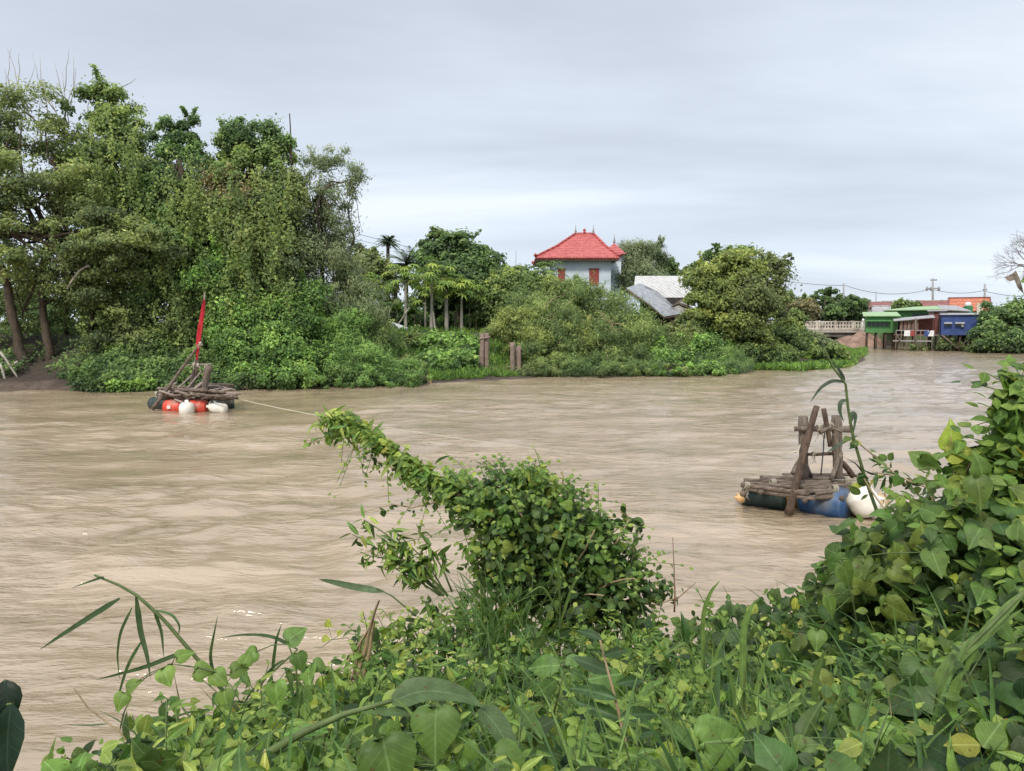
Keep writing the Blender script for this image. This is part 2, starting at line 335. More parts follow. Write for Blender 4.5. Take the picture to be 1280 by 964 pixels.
nz = N(nt, 'ShaderNodeTexNoise'); nz.inputs['Scale'].default_value = .55; nz.inputs['Detail'].default_value = 7; nz.inputs['Roughness'].default_value = .52; nz.inputs['Distortion'].default_value = .35; L(nt, mp.outputs[0], nz.inputs['Vector'])
cr = N(nt, 'ShaderNodeValToRGB'); e = cr.color_ramp.elements; L(nt, nz.outputs[0], cr.inputs[0])
e[0].position = .39; e[0].color = (5.25, 5.7, 6.5, 1); e[1].position = .60; e[1].color = (8.3, 8.75, 9.3, 1)
m_ = e.new(.5); m_.color = (6.5, 7.1, 8.0, 1)
# slightly bluer towards the horizon; brighter overhead and behind, beyond the frame, as a thin overcast is
hz = N(nt, 'ShaderNodeMapRange'); L(nt, sp.outputs[2], hz.inputs[0]); hz.inputs[1].default_value = .02; hz.inputs[2].default_value = .26; hz.inputs[3].default_value = .5; hz.inputs[4].default_value = 0
mh = N(nt, 'ShaderNodeMix', data_type='RGBA'); L(nt, hz.outputs[0], mh.inputs[0]); L(nt, cr.outputs[0], mh.inputs[6]); mh.inputs[7].default_value = (6.9, 7.8, 9.0, 1)
ms = N(nt, 'ShaderNodeMix', data_type='RGBA'); ms.inputs[0].default_value = .9; L(nt, sky.outputs[0], ms.inputs[6]); L(nt, mh.outputs[2], ms.inputs[7])
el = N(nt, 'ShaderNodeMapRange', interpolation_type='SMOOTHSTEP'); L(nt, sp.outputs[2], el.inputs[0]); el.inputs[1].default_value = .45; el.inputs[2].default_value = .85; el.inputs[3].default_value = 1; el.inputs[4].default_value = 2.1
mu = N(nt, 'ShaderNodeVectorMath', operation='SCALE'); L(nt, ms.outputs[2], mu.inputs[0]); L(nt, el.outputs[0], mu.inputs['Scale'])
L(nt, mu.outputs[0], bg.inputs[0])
sl = bpy.data.lights.new('sun', 'SUN'); sl.energy = 2.7; sl.angle = radians(12); sl.color = (1, .95, .86)
so = bpy.data.objects.new('sun', sl); COL.objects.link(so)
import mathutils
sd = mathutils.Vector((sin(SUN_AZ) * cos(SUN_EL), cos(SUN_AZ) * cos(SUN_EL), sin(SUN_EL)))
so.rotation_euler = sd.to_track_quat('Z', 'Y').to_euler(); so.location = (-20, -30, 50)
# ---------------------------------------------------------------- shore lines (plan)
_px = [(-500,492),(-200,490),(0,488),(160,489),(280,487),(400,484),(540,480),(600,477),(690,471),(830,470),(925,466),(950,461),(1000,459),(1070,455)]
SH = [W(a, b)[:2] for a, b in _px] + [np.array(q) for q in [(30.5, 64), (33, 72), (35.5, 88), (36.5, 135), (46, 135), (50, 108), (51.2, 86), (53, 79), (66, 70), (120, 62), (400, 60), (3000, 60)]]
SH = np.array([(-3000, 34)] + [tuple(q) for q in SH])
_o = np.argsort(SH[:, 0], kind='stable'); SH = SH[_o]
def shore(x): return np.interp(x, SH[:, 0], SH[:, 1])
def sstep(t): t = np.clip(t, 0, 1); return t * t * (3 - 2 * t)
def near_shore(x): return 5.0 - 1.9 * sstep((-x - .6) / 1.5) + .35 * noise(x * .7, x * 0 + 3.3) + np.clip(-x - 3, 0, 30) * .02
def height(x, y):
    x = np.asarray(x, float); y = np.asarray(y, float)
    f = shore(x) + .5 * fbm(x * .35, y * .1) ; s = y - f
    ld = sstep((x + 8) / 3) * (1 - sstep((x - 2) / 2.5))
    wd = np.where(x < -14, 7.5, 6.) + 8 * ld; lo = .35 - .28 * ld
    top = 2.55 - 1.7 * sstep((x - 19) / 7) * (1 - sstep((x - 51) / 2)) * (y < 104) + .25 * noise(x * .05, y * .05)
    far = -.9 + .9 * sstep((s + 3) / 3) + np.where(s > 0, lo * sstep(s / .5) + (top - lo) * sstep(s / wd), 0) + .10 * fbm(x * .8, y * .8) * (s > -1)
    n = near_shore(x) - y
    near = -.9 + .9 * sstep((n + 2) / 2) + np.where(n > 0, 1.72 * sstep(n / 4.6), 0) + .05 * fbm(x * 1.7, y * 1.7) * (n > -.5)
    return np.where(y > 20, far, near)
def axis(*seg):
    a = []
    for p, q, s in seg: a += list(np.arange(p, q, s))
    a.append(seg[-1][1]); return np.array(a)
gx = np.concatenate([-np.geomspace(4000, 62, 22), axis((-60, -12, .55), (-12, 12, .3), (12, 70, .7)), np.geomspace(75, 4000, 22)])
gy = np.concatenate([[-400, -100, -30, -10, -4], axis((-2, 7, .22), (7, 28, 3), (28, 72, .42), (72, 150, 1.3)), np.geomspace(160, 5000, 18)])
X, Y = np.meshgrid(gx, gy); Z = height(X, Y); nx, ny = len(gx), len(gy)
Z = np.where(Y > 160, 2.6, Z)
v = np.stack([X, Y, Z], -1).reshape(-1, 3); ii = (np.arange(ny - 1)[:, None] * nx + np.arange(nx - 1)[None]).ravel()
tri = np.vstack([np.stack([ii, ii + 1, ii + nx + 1], 1), np.stack([ii, ii + nx + 1, ii + nx], 1)])
def groundmat():
    m, nt, o = newmat('earth_and_grass'); p = N(nt, 'ShaderNodeBsdfPrincipled'); p.inputs['Roughness'].default_value = .95
    at = N(nt, 'ShaderNodeVertexColor', layer_name='Col'); tc = N(nt, 'ShaderNodeTexCoord')
    nz = N(nt, 'ShaderNodeTexNoise'); nz.inputs['Scale'].default_value = 3; nz.inputs['Detail'].default_value = 9; nz.inputs['Roughness'].default_value = .7; L(nt, tc.outputs['Object'], nz.inputs['Vector'])
    vr = N(nt, 'ShaderNodeMapRange'); L(nt, nz.outputs[0], vr.inputs[0]); vr.inputs[1].default_value = .3; vr.inputs[2].default_value = .7; vr.inputs[3].default_value = .55; vr.inputs[4].default_value = 1.4
    hs = N(nt, 'ShaderNodeHueSaturation'); L(nt, vr.outputs[0], hs.inputs['Value']); L(nt, at.outputs[0], hs.inputs['Color']); L(nt, hs.outputs[0], p.inputs['Base Color'])
    b = N(nt, 'ShaderNodeBump'); b.inputs['Strength'].default_value = .7; b.inputs['Distance'].default_value = .15; L(nt, nz.outputs[0], b.inputs['Height']); L(nt, b.outputs[0], p.inputs['Normal'])
    L(nt, p.outputs[0], o.inputs[0]); return m
g = np.clip(.5 + 1.6 * fbm(X.ravel() * .25, Y.ravel() * .25), 0, 1)[:, None]
grass = np.array((.09, .125, .045)); soil = np.array((.055, .036, .026)); mud = np.array((.10, .070, .05))
s_ = (Y - shore(X)).ravel()[:, None]; xf = X.ravel()[:, None]; yf = Y.ravel()[:, None]
gm = np.clip(sstep((s_ - 1.6) / 1.5) * (.5 + .5 * g), 0, 1) * np.where(xf < -14.5, .12, 1)
colg = soil * (1 - gm) + grass * gm
colg = np.where(s_ < .5, mud, colg); colg = np.where(yf < 10, soil * .5, colg)
go = fast_mesh('ground', v, tri, colg, groundmat(), smooth=True); tag(go, kind='structure')
# ---------------------------------------------------------------- water
def watermat():
    m, nt, o = newmat('muddy_water'); p = N(nt, 'ShaderNodeBsdfPrincipled'); p.inputs['Roughness'].default_value = .07; p.inputs['IOR'].default_value = 1.9; p.inputs['Specular Tint'].default_value = (1, .92, .82, 1); p.inputs['Specular IOR Level'].default_value = .5
    tc = N(nt, 'ShaderNodeTexCoord')
    def nse(sc, st, det=4, rot=0., ro=.55):
        mp = N(nt, 'ShaderNodeMapping'); mp.inputs['Scale'].default_value = st; mp.inputs['Rotation'].default_value = (0, 0, rot); L(nt, tc.outputs['Object'], mp.inputs[0])
        n = N(nt, 'ShaderNodeTexNoise'); n.inputs['Scale'].default_value = sc; n.inputs['Detail'].default_value = det; n.inputs['Roughness'].default_value = ro; L(nt, mp.outputs[0], n.inputs['Vector']); return n
    c = nse(.5, (.5, 1.2, 1), 6, .1, .6); cr = N(nt, 'ShaderNodeValToRGB'); e = cr.color_ramp.elements
    e[0].position = .30; e[0].color = (.25, .185, .108, 1); e[1].position = .60; e[1].color = (.40, .298, .195, 1); L(nt, c.outputs[0], cr.inputs[0]); L(nt, cr.outputs[0], p.inputs['Base Color'])  # silt tones; the light streaks also paint in sky glints on the ripples
    r = nse(3.0, (.5, 1.6, 1), 4, .06, .6); r2 = nse(7, (.45, 1.6, 1), 4, -.1)
    patch = nse(.28, (.6, 1.5, 1), 3, .2)
    pm = N(nt, 'ShaderNodeMapRange'); L(nt, patch.outputs[0], pm.inputs[0]); pm.inputs[1].default_value = .38; pm.inputs[2].default_value = .62; pm.inputs[3].default_value = .25; pm.inputs[4].default_value = 1
    b1 = N(nt, 'ShaderNodeBump'); b1.inputs['Distance'].default_value = .10; L(nt, pm.outputs[0], b1.inputs['Strength']); L(nt, r.outputs[0], b1.inputs['Height'])
    b2 = N(nt, 'ShaderNodeBump'); b2.inputs['Distance'].default_value = .035; b2.inputs['Strength'].default_value = .7; L(nt, r2.outputs[0], b2.inputs['Height']); L(nt, b1.outputs[0], b2.inputs['Normal'])
    L(nt, b2.outputs[0], p.inputs['Normal']); L(nt, p.outputs[0], o.inputs[0]); return m
yy = np.geomspace(3.2, 150, 560); uu = np.linspace(-1.05, 1.0, 460)
YY = np.repeat(yy[:, None], len(uu), 1); XX = YY * uu[None]
def waves(x, y):
    xr = x * cos(.10) + y * sin(.10); yr = -x * sin(.10) + y * cos(.10)
    xr = xr + .5 * noise(x * .3, y * .3); yr = yr + .35 * noise(x * .25 + 7, y * .3)
    amp = .65 + .9 * np.clip(.5 + 1.5 * fbm(x * .09, y * .16), 0, 1)
    far = 1 / (1 + (y / 45) ** 2)
    h = .11 * noise(xr * .36, yr * .9) + .058 * noise(xr * .9 + 5, yr * 2.2) + .03 * noise(xr * 2 + 9, yr * 5.2) * np.clip(1.3 - y / 40, 0, 1)
    return h * amp * (0.35 + .65 * far)
ZZ = waves(XX, YY); n1, n2 = YY.shape
v = np.stack([XX, YY, ZZ], -1).reshape(-1, 3); ii = (np.arange(n1 - 1)[:, None] * n2 + np.arange(n2 - 1)[None]).ravel()
tri = np.vstack([np.stack([ii, ii + 1, ii + n2 + 1], 1), np.stack([ii, ii + n2 + 1, ii + n2], 1)])
ev = np.array([(-400, 1, -.075), (500, 1, -.075), (500, 160, -.075), (-400, 160, -.075)], float); et = np.array([(0, 1, 2), (0, 2, 3)])
wat = fast_mesh('river_water', v, tri, np.ones((len(v), 3)), watermat(), smooth=True, extra=(ev, et, np.ones((4, 3)))); tag(wat, kind='structure')
# ================================================================ far bank trees, left wood
K = 1.0
tree('acacia_tree', 'tall olive feathery tree with two leaning trunks, at the far left of the opposite bank', 'tree', (58, 484), 38.5,
     [[(46,486,38),(22,425,38),(8,355,38),(-10,290,38)], [(62,486,38.5),(58,430,38.5),(52,370,39),(66,300,39)]],
     [(35,160,75,48,40),(-25,200,60,60,40),(100,190,48,45,41),(30,225,85,40,38),(120,255,70,38,38),(60,300,80,36,37),(150,300,62,34,37),(-10,270,45,50,38),(30,375,70,45,40,.6),(120,345,60,40,38),(60,350,70,50,39.5),(150,390,46,46,38.5,.8),(20,420,50,36,39,.5),(200,300,40,30,37,.7)],
     28000, .15, 'olive', bright=1.3, r0=.30, k=16, seed=11, clumps=170, cr=.30, flat=.35, up=.7, T=LOZ)
tree('leafless_treetop', 'thin dead tree with bare twigs rising above the olive tree at far left', 'tree', (85, 470), 42,
     [[(85,470,42),(82,300,42),(82,165,42)]], [(80,140,16,36,42),(12,125,18,20,42)], 260, .2, 'mid', r0=.14, k=4, seed=12, clumps=8)
_t = bpy.data.objects['leafless_treetop']; mb = MB()
for i, (a, b, c, e) in enumerate([(82,170,78,90),(80,150,92,72),(79,130,68,78),(82,160,56,105),(80,115,86,62),(60,150,50,70),(40,140,8,58),(12,130,5,85),(20,130,24,66),(46,170,62,100),(88,130,95,85),(70,140,40,68),(112,150,116,95),(150,110,170,98),(14,120,14,60),(30,140,44,80)]):
    mb.tube(wiggle(P(a, b, 42), P(c, e, 42), 6, .2, i), np.linspace(.032, .010, 6), 4); mb.build('bare_branch', M['palebark'], _t); mb = MB()
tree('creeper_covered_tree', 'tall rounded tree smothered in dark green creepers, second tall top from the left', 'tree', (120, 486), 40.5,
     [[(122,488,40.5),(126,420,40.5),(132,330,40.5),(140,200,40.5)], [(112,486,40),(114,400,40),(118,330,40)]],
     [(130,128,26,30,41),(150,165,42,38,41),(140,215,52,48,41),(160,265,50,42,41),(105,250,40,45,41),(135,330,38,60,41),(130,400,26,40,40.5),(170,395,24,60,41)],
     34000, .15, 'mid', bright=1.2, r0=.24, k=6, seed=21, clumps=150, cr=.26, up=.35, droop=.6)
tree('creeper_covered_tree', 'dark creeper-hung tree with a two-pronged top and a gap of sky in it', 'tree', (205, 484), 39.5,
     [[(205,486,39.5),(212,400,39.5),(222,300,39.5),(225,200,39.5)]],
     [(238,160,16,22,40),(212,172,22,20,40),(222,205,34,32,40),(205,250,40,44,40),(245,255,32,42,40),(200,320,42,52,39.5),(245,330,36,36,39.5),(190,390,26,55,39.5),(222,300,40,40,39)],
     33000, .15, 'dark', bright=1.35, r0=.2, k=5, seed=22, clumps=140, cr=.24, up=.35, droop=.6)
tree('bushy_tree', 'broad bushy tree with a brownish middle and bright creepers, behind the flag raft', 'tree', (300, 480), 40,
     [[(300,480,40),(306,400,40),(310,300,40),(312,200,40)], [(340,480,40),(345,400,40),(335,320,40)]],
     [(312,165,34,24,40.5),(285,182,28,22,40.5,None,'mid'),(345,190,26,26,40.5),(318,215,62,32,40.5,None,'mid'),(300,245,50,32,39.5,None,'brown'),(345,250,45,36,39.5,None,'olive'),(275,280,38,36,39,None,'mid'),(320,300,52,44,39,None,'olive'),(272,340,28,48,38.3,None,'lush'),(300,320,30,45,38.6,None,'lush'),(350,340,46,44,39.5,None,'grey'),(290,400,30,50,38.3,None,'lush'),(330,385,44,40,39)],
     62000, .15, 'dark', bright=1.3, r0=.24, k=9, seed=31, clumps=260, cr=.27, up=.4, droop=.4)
mb = MB(); mb.tube(wiggle(P(362, 142, 40), P(366, 235, 40), 7, .05, 4), np.linspace(.03, .06, 7), 5)
tag(mb.build('dead_pole', M['bark']), 'bare upright dead stem sticking out above the bushy tree', 'dead stem')
tree('slender_tree', 'sparse slender tree with drooping narrow leaves leaning right at the end of the tall wood', 'tree', (395, 474), 40.5,
     [[(392,474,40.5),(398,400,40.5),(404,320,40.5),(400,240,40.5)], [(420,474,41),(426,390,41),(436,320,41)]],
     [(425,195,24,16,41,.9),(395,205,26,18,41,.9),(448,215,16,20,41,.8),(435,245,20,24,41,.7),(400,250,30,30,41,1.0),(420,290,24,34,41,1.2),(405,330,42,40,40.5,1.5),(380,300,40,50,41,1.2),(455,385,30,44,40.5,1.2),(360,260,26,36,41,1.0),(440,345,22,40,41,1.3),(395,380,40,36,40,1.5),(430,400,34,34,40.5,1.4)],
     19000, .21, 'grey', bright=1.15, r0=.16, k=12, seed=41, clumps=150, cr=.34, up=.1, droop=1.1, T=LONG)
# understory of the wood
def bush(name, label, base, d, blobs, n, size, pal, cat='bush', group=None, stems=5, **k):
    root = empty(name, P(base[0], base[1], d), label, cat, group); _, cc = crown('foliage', root, blobs, n, size, pal, **k)
    if stems:
        mb = MB(); s0 = P(base[0], base[1], d)
        for i in range(stems):
            e = cc[(i * 37) % len(cc)]; mb.tube(wiggle(s0 + np.array([(i - stems / 2) * .12, 0, -.1]), s0 + (e - s0) * .9, 6, .3, i, .05), np.linspace(.06, .015, 6), 5)
        mb.build('stems', M['bark'], root)
    return root
bush('understory_thicket', 'shadowed thicket under the creeper-covered trees behind the flag raft', (200, 470), 43,
     [(170,430,80,50,44),(260,430,60,55,44),(90,410,60,40,45),(20,400,60,50,46),(30,440,50,26,42.5),(100,445,50,26,42),(230,380,60,60,43.5)], 17000, .2, 'dark', seed=51, clumps=90, cr=.3)
bush('creeper_curtain', 'yellow-green hanging creeper between the two dark creeper trees', (178, 484), 38.4,
     [(165,420,20,50,38.4,None,'olive'),(190,440,26,42,38.2,None,'mid'),(150,452,14,24,38,None,'lush'),(236,420,18,46,38.6,None,'olive'),(205,460,30,20,38,None,'lush'),(160,465,40,18,37.5,None,'lush'),(250,462,26,20,37.5)], 12000, .15, 'mid', seed=52, clumps=90, cr=.3, droop=.8, stems=3)
bush('waterside_creeper', 'low bright green creeper hugging the waterline to the left of the flag raft', (165, 487), 36.4,
     [(150,482,16,6,36.5),(185,480,26,8,36.4),(225,480,18,8,36.4),(255,478,24,11,36.2),(280,470,18,14,36.6),(232,470,20,12,37.2,None,'dark'),(205,472,20,10,37.4,None,'dark'),(140,478,20,9,36.3)], 2600, .16, 'lush', seed=53, clumps=70, cr=.5, stems=0, cat='creeper')
bush('overhanging_bush', 'rounded lush green bush overhanging dark water, just right of the flag raft', (330, 482), 36.2,
     [(310,455,30,25,36.5),(345,440,45,32,36.8),(300,425,26,30,37.2),(375,460,38,26,36.5),(350,405,46,36,38),(345,472,52,13,35.4),(310,472,26,14,35.4),(380,376,40,26,39)], 24000, .15, 'lush', seed=54, clumps=170, cr=.3)
bush('grassy_bush', 'mid green bush of reeds and creepers on the bank below the slender tree', (430, 480), 37.2,
     [(420,440,50,32,38.5),(455,455,45,28,38),(400,462,40,20,37),(445,470,40,15,37),(490,465,40,20,38.5),(430,410,44,26,39.5),(470,425,30,26,40.5,None,'mid'),(440,476,60,9,36.6),(505,474,40,10,36.9),(390,478,40,9,36.0),(508,462,28,18,39.5,None,'olive')], 28000, .16, 'lush', seed=55, clumps=190, cr=.3, T=LONG)
def drape(root, n, pxr, pyr, d, length, pal, seed, size=.15):
    rs = np.random.RandomState(seed); B, N_, D_, C_, S_ = [], [], [], [], []; mb = MB()
    for i in range(n):
        px, py = rs.uniform(*pxr), rs.uniform(*pyr); p = P(px, py, d + rs.uniform(-.9, .9)); l = rs.uniform(*length); tn = rs.normal(.6, .16); m = int(l * 26); sw = rs.normal() * .25
        t = rs.rand(m); q = p + np.column_stack([np.sin(t * 5 + i) * .12 + sw * t, rs.normal(size=m) * .12, -t * l]) + rs.normal(size=(m, 3)) * np.array([.15, .12, .1]) * (1.15 - t)[:, None]
        B.append(q); N_.append(norm(rs.normal(size=(m, 3)) * .5 + np.array([0, -.7, .4]))); D_.append(norm(rs.normal(size=(m, 3)) * .6 + np.array([0, 0, -1]))); C_.append(palette(tn + rs.normal(0, .13, m), PAL[pal])); S_.append(size * rs.uniform(.6, 1.3, m))
    v, t, c, u = place(LOZW, np.vstack(B), np.vstack(N_), np.vstack(D_), np.concatenate(S_), desat(np.vstack(C_) * FB) + LIFT, rs); return fast_mesh('hanging_vines', v, t, c, M['leaf'], root)
drape(bpy.data.objects['creeper_covered_tree'], 90, (100, 185), (130, 400), 38.6, (1, 3.2), 'mid', 1)
drape(bpy.data.objects['creeper_covered_tree.001'], 90, (190, 255), (190, 400), 38.0, (1, 3.5), 'mid', 2)
drape(bpy.data.objects['bushy_tree'], 130, (258, 365), (200, 400), 37.6, (.8, 3.), 'mid', 3)
# twigs and roots at the bank edge
mb = MB(); rs = np.random.RandomState(5)
for i in range(70):
    px = rs.uniform(290, 545); d = shore(W(px, 484)[0]) - .2
    a = P(px, 478 + rs.uniform(-12, 0), d + .8); b = P(px + rs.uniform(-14, 14), 486, d - .2 + rs.uniform(-.4, .2)); mb.tube(wiggle(a, b, 5, .25, i), np.linspace(.03, .012, 5), 4)
tag(mb.build('root_tangle', M['drystem'], None), 'tangle of pale dry roots and stalks at the waterline under the bank bushes', 'roots')
mb = MB()
for i, (a, b, c, e, d) in enumerate([(0,440,24,475,36.2),(22,452,-8,470,36.4),(108,450,112,487,37),(128,450,130,488,37),(95,470,104,486,36.8),(0,455,12,488,36)]):
    mb = MB(); mb.tube(wiggle(P(a, b, d), P(c, e, d), 6, .12, i), np.linspace(.07, .04, 6), 5)
    tag(mb.build('driftwood', M['palebark'], None), 'pale fallen branch on the bare red-brown bank at far left', 'driftwood', 'fallen branches on the left bank')
# a broken pale limb
mb = MB(); mb.tube(wiggle(P(84, 362, 37), P(112, 332, 37), 6, .06, 3, .12), .05, 5); tag(mb.build('broken_limb', M['palebark']), 'lower pale broken branch hanging in the feathery tree', 'branch'); mb = MB(); mb.tube(wiggle(P(108, 309, 36.8), P(138, 288, 36.8), 5, .05, 4, .05), .06, 5)
tag(mb.build('broken_limb', M['palebark']), 'upper pale broken branch slanting up in the feathery tree', 'branch')
# ================================================================ middle of the far bank
tree('bushy_tree', 'small olive tree behind, between the tall wood and the sugar palm', 'tree', (460, 410), 56, [[(460,415,56),(462,340,56)]],
     [(458,318,16,16,56),(450,345,26,26,55),(475,350,22,24,54),(468,385,26,24,54)], 9000, .24, 'olive', r0=.2, seed=61, clumps=70, cr=.3)
# sugar palm: stiff fan crown
def frond(mb, base, dirv, ln, droop, leaflets=16, wid=.28, rs=None, col=(.05,.1,.025)):
    d = norm(np.array(dirv, float)); pts = [base + d * ln * t + np.array([0, 0, -droop * ln * t * t]) for t in np.linspace(0, 1, 8)]
    mb.tube(pts, np.linspace(.035, .008, 8), 4, col=np.array(col) * .9, cap=False)
    for t in np.linspace(.15, 1, leaflets):
        p = base + d * ln * t + np.array([0, 0, -droop * ln * t * t]); tg = norm(d + np.array([0, 0, -2 * droop * t])); sd = norm(np.cross(tg, [0, 0, 1.])) 
        for s in (-1, 1):
            q = norm(sd * s + tg * .7 + np.array([0, 0, -.35])) * ln * wid * (1.1 - .6 * t); u = norm(np.cross(q, [0, 0, 1.])) * .06 * ln * .5
            c = np.array(col) * rs.uniform(.9, 2.2) + LIFT
            mb.add([p - u * .4, p + q * .5 + u + np.array([0, 0, .02]), p + q, p + q * .5 - u], [(0, 1, 2), (0, 2, 3)], False, c)
M['veg'] = leafmat('frond_leaf', trans=.25)
def palm(name, label, px, base, top, d, nf, ln, droop, seed, r=.16, col=(.03,.055,.02), group=None):
    rs = np.random.RandomState(seed); root = empty(name, P(px, base, d), label, 'palm', group)
    mb = MB(); mb.tube(wiggle(P(px, base, d), P(px, top, d), 7, .02, seed), np.linspace(r * 1.2, r, 7), 8, .1); mb.build('trunk', M['bark'], root)
    mb = MB(); t = P(px, top, d)
    for i in range(nf):
        a = i * 2.4; e = rs.uniform(-.3, 1.3); frond(mb, t, (cos(a) * cos(e), sin(a) * cos(e), sin(e)), ln * rs.uniform(.8, 1.1), droop, rs=rs, col=col)
    mb.build('crown', M['veg'], root, True); return root
palm('sugar_palm', 'small round-headed sugar palm against the sky left of the big broad tree', 485, 400, 303, 75, 60, 1.25, .35, 71, r=.17, col=(.045,.075,.03))
palm('coconut_palm', 'low feathery palm with upright fronds beside the sugar palm', 508, 410, 330, 62, 30, 2.4, .35, 72, col=(.055,.085,.03))
palm('coconut_palm', 'second low feathery palm, lower and nearer than the one beside the sugar palm', 494, 412, 345, 58, 16, 1.9, .4, 73, col=(.07,.1,.035))
tree('broad_tree', 'big dark broad-crowned tree standing behind the papaya trees', 'tree', (575, 410), 58, [[(575,415,58),(572,360,58)]],
     [(545,298,17,16,59,None,'mid'),(570,310,36,20,58),(600,325,30,22,58),(545,325,26,20,58),(575,340,50,26,57.5),(615,350,28,24,57),(560,370,46,26,59)], 22000, .26, 'dark', r0=.3, seed=62, clumps=120, cr=.3, up=.7, flat=.5)
tree('leafy_tree', 'pale leaved round tree left of the bamboo mass, before the broad dark tree', 'tree', (640, 410), 54, [[(640,415,54),(642,370,54)]],
     [(645,356,36,18,56),(625,375,34,26,54),(665,365,34,24,55),(640,395,40,22,54)], 13000, .22, 'mid', r0=.15, seed=63, clumps=100, cr=.28)
# papaya trees: pale trunk, umbrella of big lobed leaves on long stalks
def lobed(mb, c, nrm, dirv, s, col):
    n = norm(np.array(nrm)); y = norm(np.array(dirv) - n * np.dot(dirv, n)); x = np.cross(y, n); v = [c]; f = []
    for k in range(7):
        a = (k - 3) * .72; b = a - .26; e = a + .26; L_ = s * (1 - .07 * abs(k - 3))
        for ang, l in ((b, .42), (a, 1.), (e, .42)):
            v.append(c + (x * sin(ang) + y * cos(ang)) * l * L_ - n * (.35 * l * l * s))
        i = 1 + 3 * k; f.append((0, i, i + 1, i + 2))
    mb.add(v, f, False, col)
def papaya(label, px, base, top, d, nl, seed, spread=1.3, pal='papaya', trunk='palebark', r=.11, fork=None, group='papaya trees on the far bank'):
    rs = np.random.RandomState(seed); root = empty('papaya_tree', P(px, base, d), label, 'papaya tree', group); t = P(px, top, d)
    mb = MB(); mb.tube(wiggle(P(px, base + 1, d), t, 7, .03, seed), np.linspace(r * 1.3, r * .7, 7), 8, .08)
    if fork: mb.tube(wiggle(P(px + fork, base + 3, d - .3), P(px + 1, (base + top) / 2 + 6, d), 5, .03, seed), np.linspace(r * .7, r * .6, 5), 7, .05)
    mb.build('trunk', M[trunk], root)
    mb = MB(); ms = MB()
    for i in range(nl):
        a = i * 2.39996; e = rs.uniform(-.25, 1.2); l = spread * rs.uniform(.6, 1.1) * (1 - .25 * max(e, 0)); dv = np.array([cos(a) * cos(e), sin(a) * cos(e), sin(e)])
        q = t + np.array([0, 0, rs.uniform(-.3, .15)]); tip = q + dv * l; ms.tube([q, q + dv * l * .5 + np.array([0, 0, .06]), tip], [.022, .018, .012], 4, col=(.12,.15,.05), cap=False)
        c = palette(np.array([rs.normal(.6, .22)]), PAL[pal])[0] * FB * .85 + LIFT; lobed(mb, tip, norm(dv * .5 + np.array([0, 0, .9])), dv + np.array([0, 0, -.3]), rs.uniform(.42, .68), c)
    mb.build('crown', M['veg'], root, True); ms.build('leaf_stalks', M['stem'], root); return root
papaya('tallest papaya with a pale trunk that splits in two at its foot', 540, 419, 346, 52, 60, 81, 1.9, fork=6, r=.11)
papaya('slim papaya with a whitish trunk beside the white pipe', 507, 415, 350, 51, 46, 82, 1.7, r=.1)
papaya('papaya with a thick grey-brown trunk, just right of the split-foot papaya', 558, 418, 360, 52.5, 46, 83, 1.6, trunk='palebark', r=.13)
papaya('papaya with a slightly leaning grey trunk left of the tall stakes', 577, 416, 362, 52.5, 40, 84, 1.5, trunk='palebark', r=.09)
papaya('papaya with light green leaves partly hidden above the paired tall stakes', 606, 414, 368, 54, 44, 85, 1.6, trunk='post', r=.12)
papaya('far papaya with thin trunk deep in the shade of the grove', 532, 412, 372, 57, 30, 86, 1.5, trunk='palebark', r=.07)
papaya('broad-leaved papaya standing up beside the left corner of the red-roofed house', 680, 410, 346, 60, 50, 87, 1.9, pal='dark', r=.12, group=None)
papaya('yellowish papaya half hidden at the foot of the slender tree', 455, 420, 362, 50, 36, 88, 1.6, r=.1, group=None)
# banana plants
def banana(label, px, base, d, seed, col, n=8, ln=2.0):
    rs = np.random.RandomState(seed); root = empty('banana_plant', P(px, base, d), label, 'banana plant', 'banana plants by the papayas'); b = P(px, base, d)
    mb = MB(); mb.tube([b, b + np.array([0, 0, .7]), b + np.array([0, 0, 1.5])], [.14, .12, .07], 8); mb.build('stem', M['stem'], root)
    mb = MB()
    for i in range(n):
        a = i * 2.4 + rs.rand(); q = b + np.array([0, 0, 1.4]); e = rs.uniform(.5, 1.4); dv = np.array([cos(a) * cos(e), sin(a) * cos(e), sin(e)]); sd = norm(np.cross(dv, [0, 0, 1.])); V = []; Fc = []
        for k in range(9):
            t = k / 8; p = q + dv * ln * t + np.array([0, 0, -.5 * ln * t * t]); wv = .26 * sin(pi * min(1, t * 1.05 + .03)) ** .6
            V += [p - sd * wv + [0, 0, -.05], p, p + sd * wv + [0, 0, -.05]]
        for k in range(8): i0 = 3 * k; Fc += [(i0, i0 + 1, i0 + 4, i0 + 3), (i0 + 1, i0 + 2, i0 + 5, i0 + 4)]
        mb.add(V, Fc, True, np.array(col) * rs.uniform(.7, 1.3))
    mb.build('leaves', M['veg'], root, True)
banana('bright banana plant with upright torn leaves left of the whitish papaya trunk', 496, 414, 53, 91, (.14,.22,.04))
banana('shorter banana plant next to the white pipe', 482, 414, 52, 92, (.09,.16,.035), 7, 1.6)
banana('banana plant behind the paired tall stakes', 618, 412, 55, 93, (.10,.17,.04), 8, 1.8)
